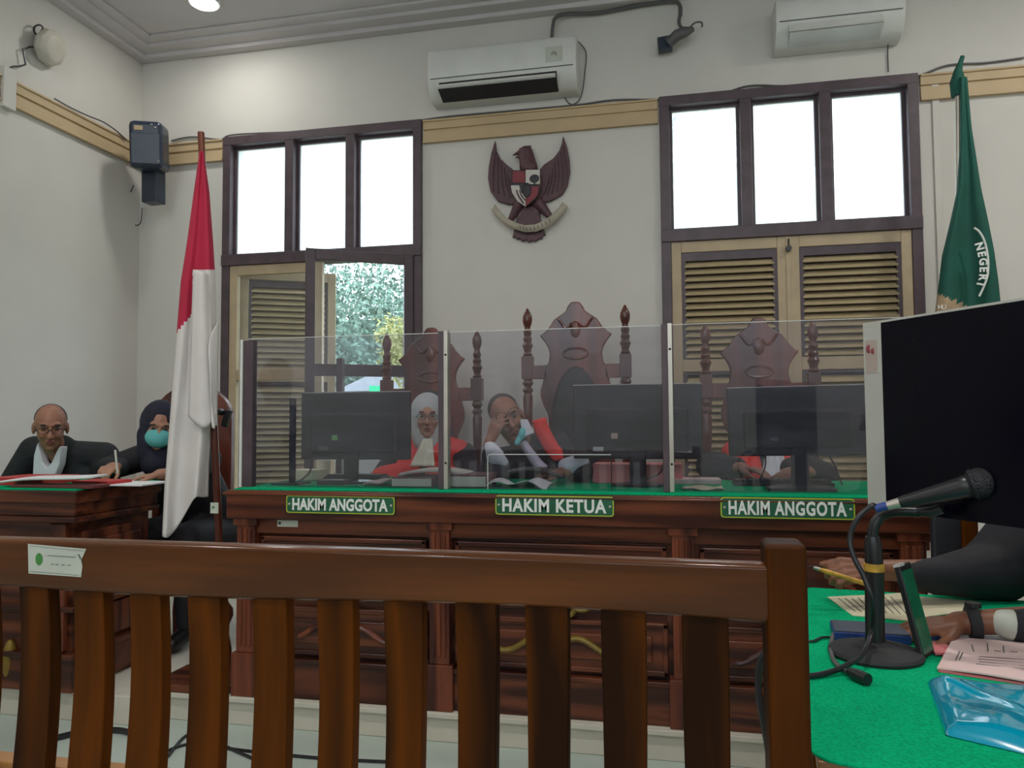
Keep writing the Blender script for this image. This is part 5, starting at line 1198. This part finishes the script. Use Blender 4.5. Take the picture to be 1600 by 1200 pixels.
sheet('document', 'cream written paper under the hands on the green table', 'papers', ((1293, 934), (1420, 928), (1460, 975), (1332, 962)), TZ, M_papery, .002, .002, lines=ln)
sheet('document', 'second cream paper lying under the forearm on the green table', 'papers', ((1400, 930), (1520, 940), (1500, 958), (1430, 966)), TZ+.001, M_papery, .002, .0)
sheet('document', 'large white sheet lying between the phone and the forearm', 'papers', ((1432, 980), (1580, 985), (1640, 1015), (1450, 1010)), TZ, M_paper, .002, .002)
stack('pen', 'dark blue pen lying on the white sheet by the phone', 'pen', at(1452, 1000, Z=TZ).x, at(1452, 1000, Z=TZ).x+.07, at(1470, 1004, Z=TZ).y, at(1470, 1004, Z=TZ).y+.008, TZ+.004, .007, M_blue, -.15)
sheet('folder', 'red edged folder peeking out from under the pink typed paper', 'folder', ((1448, 1006), (1475, 1004), (1490, 1022), (1462, 1024)), TZ+.003, mat('salmon_cover', (.60, .16, .17), .6), .004)
pk = sheet('document', 'pink typed paper with curled corner in front of the white sheet', 'papers', ((1490, 1000), (1660, 1012), (1660, 1076), (1464, 1044)), TZ+.006, M_pink, .003, .006,
      lines=[(.28+.045*k, .45, .28+.045*k, .62) for k in range(0)] + [(.30, .52, .95, .52), (.30, .60, .95, .60), (.32, .68, .9, .68), (.30, .76, .95, .76), (.12, .45, .12, .72), (.15, .47, .15, .70), (.2, .22, .24, .40), (.33, .12, .36, .34), (.48, .15, .5, .34), (.41, .30, .47, .31), (.55, .3, .62, .31)])
sheet('folder', 'salmon folder under the pink typed paper', 'folder', ((1478, 1012), (1660, 1020), (1660, 1080), (1466, 1050)), TZ, mat('salmon_cover', (.60, .16, .17), .6), .004)
# turquoise plastic packet
C4 = [at(x, y, Z=TZ) for x, y in ((1449, 1066), (1665, 1082), (1690, 1200), (1478, 1150))]
def pk(u, v):
    p = (C4[0]*(1-u)+C4[1]*u)*(1-v)+(C4[3]*(1-u)+C4[2]*u)*v; e_ = min(u, 1-u, v, 1-v); h = .018*min(1, e_*9)**.7
    return p+Vector((0, 0, .002+h+.0025*math.sin(u*9+v*5)*min(1, e_*5)+.002*math.sin(v*13-u*4)*min(1, e_*8)+.004*max(0, 1-abs(u*.8+(1-v)-.95)*14)*min(1, e_*8)))
m = MB(); m.grid(pk, 46, 34); m.grid(lambda u, v: (C4[0]*(1-u)+C4[1]*u)*(1-v)+(C4[3]*(1-u)+C4[2]*u)*v+Vector((0, 0, .001)), 46, 34); bmesh.ops.remove_doubles(m.bm, verts=m.bm.verts, dist=.0011)
tag(m.build('plastic_packet', M_bluebag), 'shiny turquoise plastic packet at the near edge of the green table', 'packet')
# gold patterned pen in the writing hand
a = P3(1272, 887, 2.07); b = P3(1352, 912, 2.10); m = MB(); ax_ = (b-a).normalized(); m.rings([(a, .003), (a+ax_*.015, .0045), (a+ax_*.03, .006), (b, .0062)], 12); o = m.build('pen', M_wood_y); tag(o, 'gold patterned pen held in the writing hand at the green table', 'pen')
m = MB(); m.rings([(a-ax_*.001, .0035), (a+ax_*.013, .005)], 12); m.build('pen_tip', M_alu, o)

# big screen at the right, edge towards the far left
dT = Vector((.52, -.855, 0)).normalized(); A0 = P3(1348, 506, 1.87); A0b = P3(1350, 793, 1.87); Ls = .74
hS = A0.z-A0b.z; zb = A0b.z
t = thing('display_screen', 'large black display screen with a silver side bezel cut by the right edge', 'screen', Vector((A0.x, A0.y, TZ))+dT*.42)
nS = Vector((-dT.y, dT.x, 0));  nS = nS if nS.dot(EYE-A0) < 0 else -nS    # points away from the viewer
o3 = Vector((A0.x, A0.y, zb))
m = MB(); m.prism([(0, 0), (Ls, 0), (Ls, hS), (0, hS)], o3+nS*.002, dT, (0, 0, 1), nS, .035); m.build('back_case', M_black, t, bevel=.004)
bw = .052
m = MB(); m.prism([(0, -.001), (bw, -.001), (bw, hS+.001), (0, hS+.001)], o3, dT, (0, 0, 1), nS, .004); m.prism([(bw, hS-.004), (Ls, hS-.004), (Ls, hS+.001), (bw, hS+.001)], o3, dT, (0, 0, 1), nS, .004); m.build('bezel', M_silver, t)
m = MB(); m.prism([(bw, 0), (Ls, 0), (Ls, hS-.004), (bw, hS-.004)], o3+nS*.0005, dT, (0, 0, 1), nS, .003); m.build('screen_glass', M_screen, t)
m = MB(); m.prism([(.006, hS-.115), (.040, hS-.115), (.040, hS-.04), (.006, hS-.04)], o3-nS*.0005, dT, (0, 0, 1), nS, .0005); s_ = m.build('sticker', mat('faded_sticker', (.42, .34, .30), .7), t)
m = MB(); m.ell(o3+dT*.018+Vector((0, 0, hS-.060))-nS*.001, (.007, .001, .010)); m.ell(o3+dT*.030+Vector((0, 0, hS-.066))-nS*.001, (.006, .001, .007)); m.build('sticker_print', M_embr, s_)
nk_ = o3+dT*.52+nS*.02
m = MB(); m.beam(Vector((nk_.x, nk_.y, TZ+.01)), Vector((nk_.x, nk_.y, zb+.1)), .06, .03); m.build('neck', M_black, t); m = MB(); m.cyl((nk_.x, nk_.y, TZ), (nk_.x, nk_.y, TZ+.012), .10, .09, 28); m.build('stand_base', M_black, t)

# dark chair beyond the table
cc = at(1500, 840, Y=2.72); t = thing('wooden_chair', 'reddish wooden chair with a black backrest beyond the green table', 'chair', (cc.x+.2, 2.72, 0))
m = MB(); m.box((at(1455, 840, Y=2.72).x, 2.70, .45), (at(1502, 840, Y=2.72).x, 2.74, 1.0)); m.build('backrest', M_uph, t, bevel=.01)
xx = at(1514, 840, Y=2.70).x
for x in (xx, at(1450, 840, Y=2.72).x+.0): MB().box((x-.022, 2.68, 0), (x+.022, 2.73, .98 if x == xx else .44)).build('leg', M_teakz, t, bevel=.004)
for x in (xx+.0, at(1450, 840, Y=2.72).x): MB().box((x-.022, 2.32, 0), (x+.022, 2.365, .44)).build('leg', M_teakz, t, bevel=.004)
m = MB(); m.box((at(1450, 840, Y=2.72).x-.02, 2.32, .43), (xx+.02, 2.72, .47)); m.build('seat', M_uph, t, bevel=.01)

# cables on the floor
cable('floor_cable', 'thick black cable lying on the floor at the foot of the step, left', [at(x, y, Z=.012) for x, y in ((60, 1160), (95, 1151), (130, 1144), (185, 1141), (215, 1150), (240, 1165))], .012, M_cable)
cable('floor_cable', 'thin black cable crossing the pale floor below the flag', [at(x, y, Z=.006) for x, y in ((255, 1175), (300, 1162), (360, 1170), (430, 1178), (520, 1186), (640, 1192))], .006, M_cable)
cable('floor_cable', 'second thin black cable crossing the pale floor left of the flag', [at(x, y, Z=.006) for x, y in ((262, 1182), (290, 1150), (320, 1148), (350, 1165), (420, 1196))], .006, M_cable)
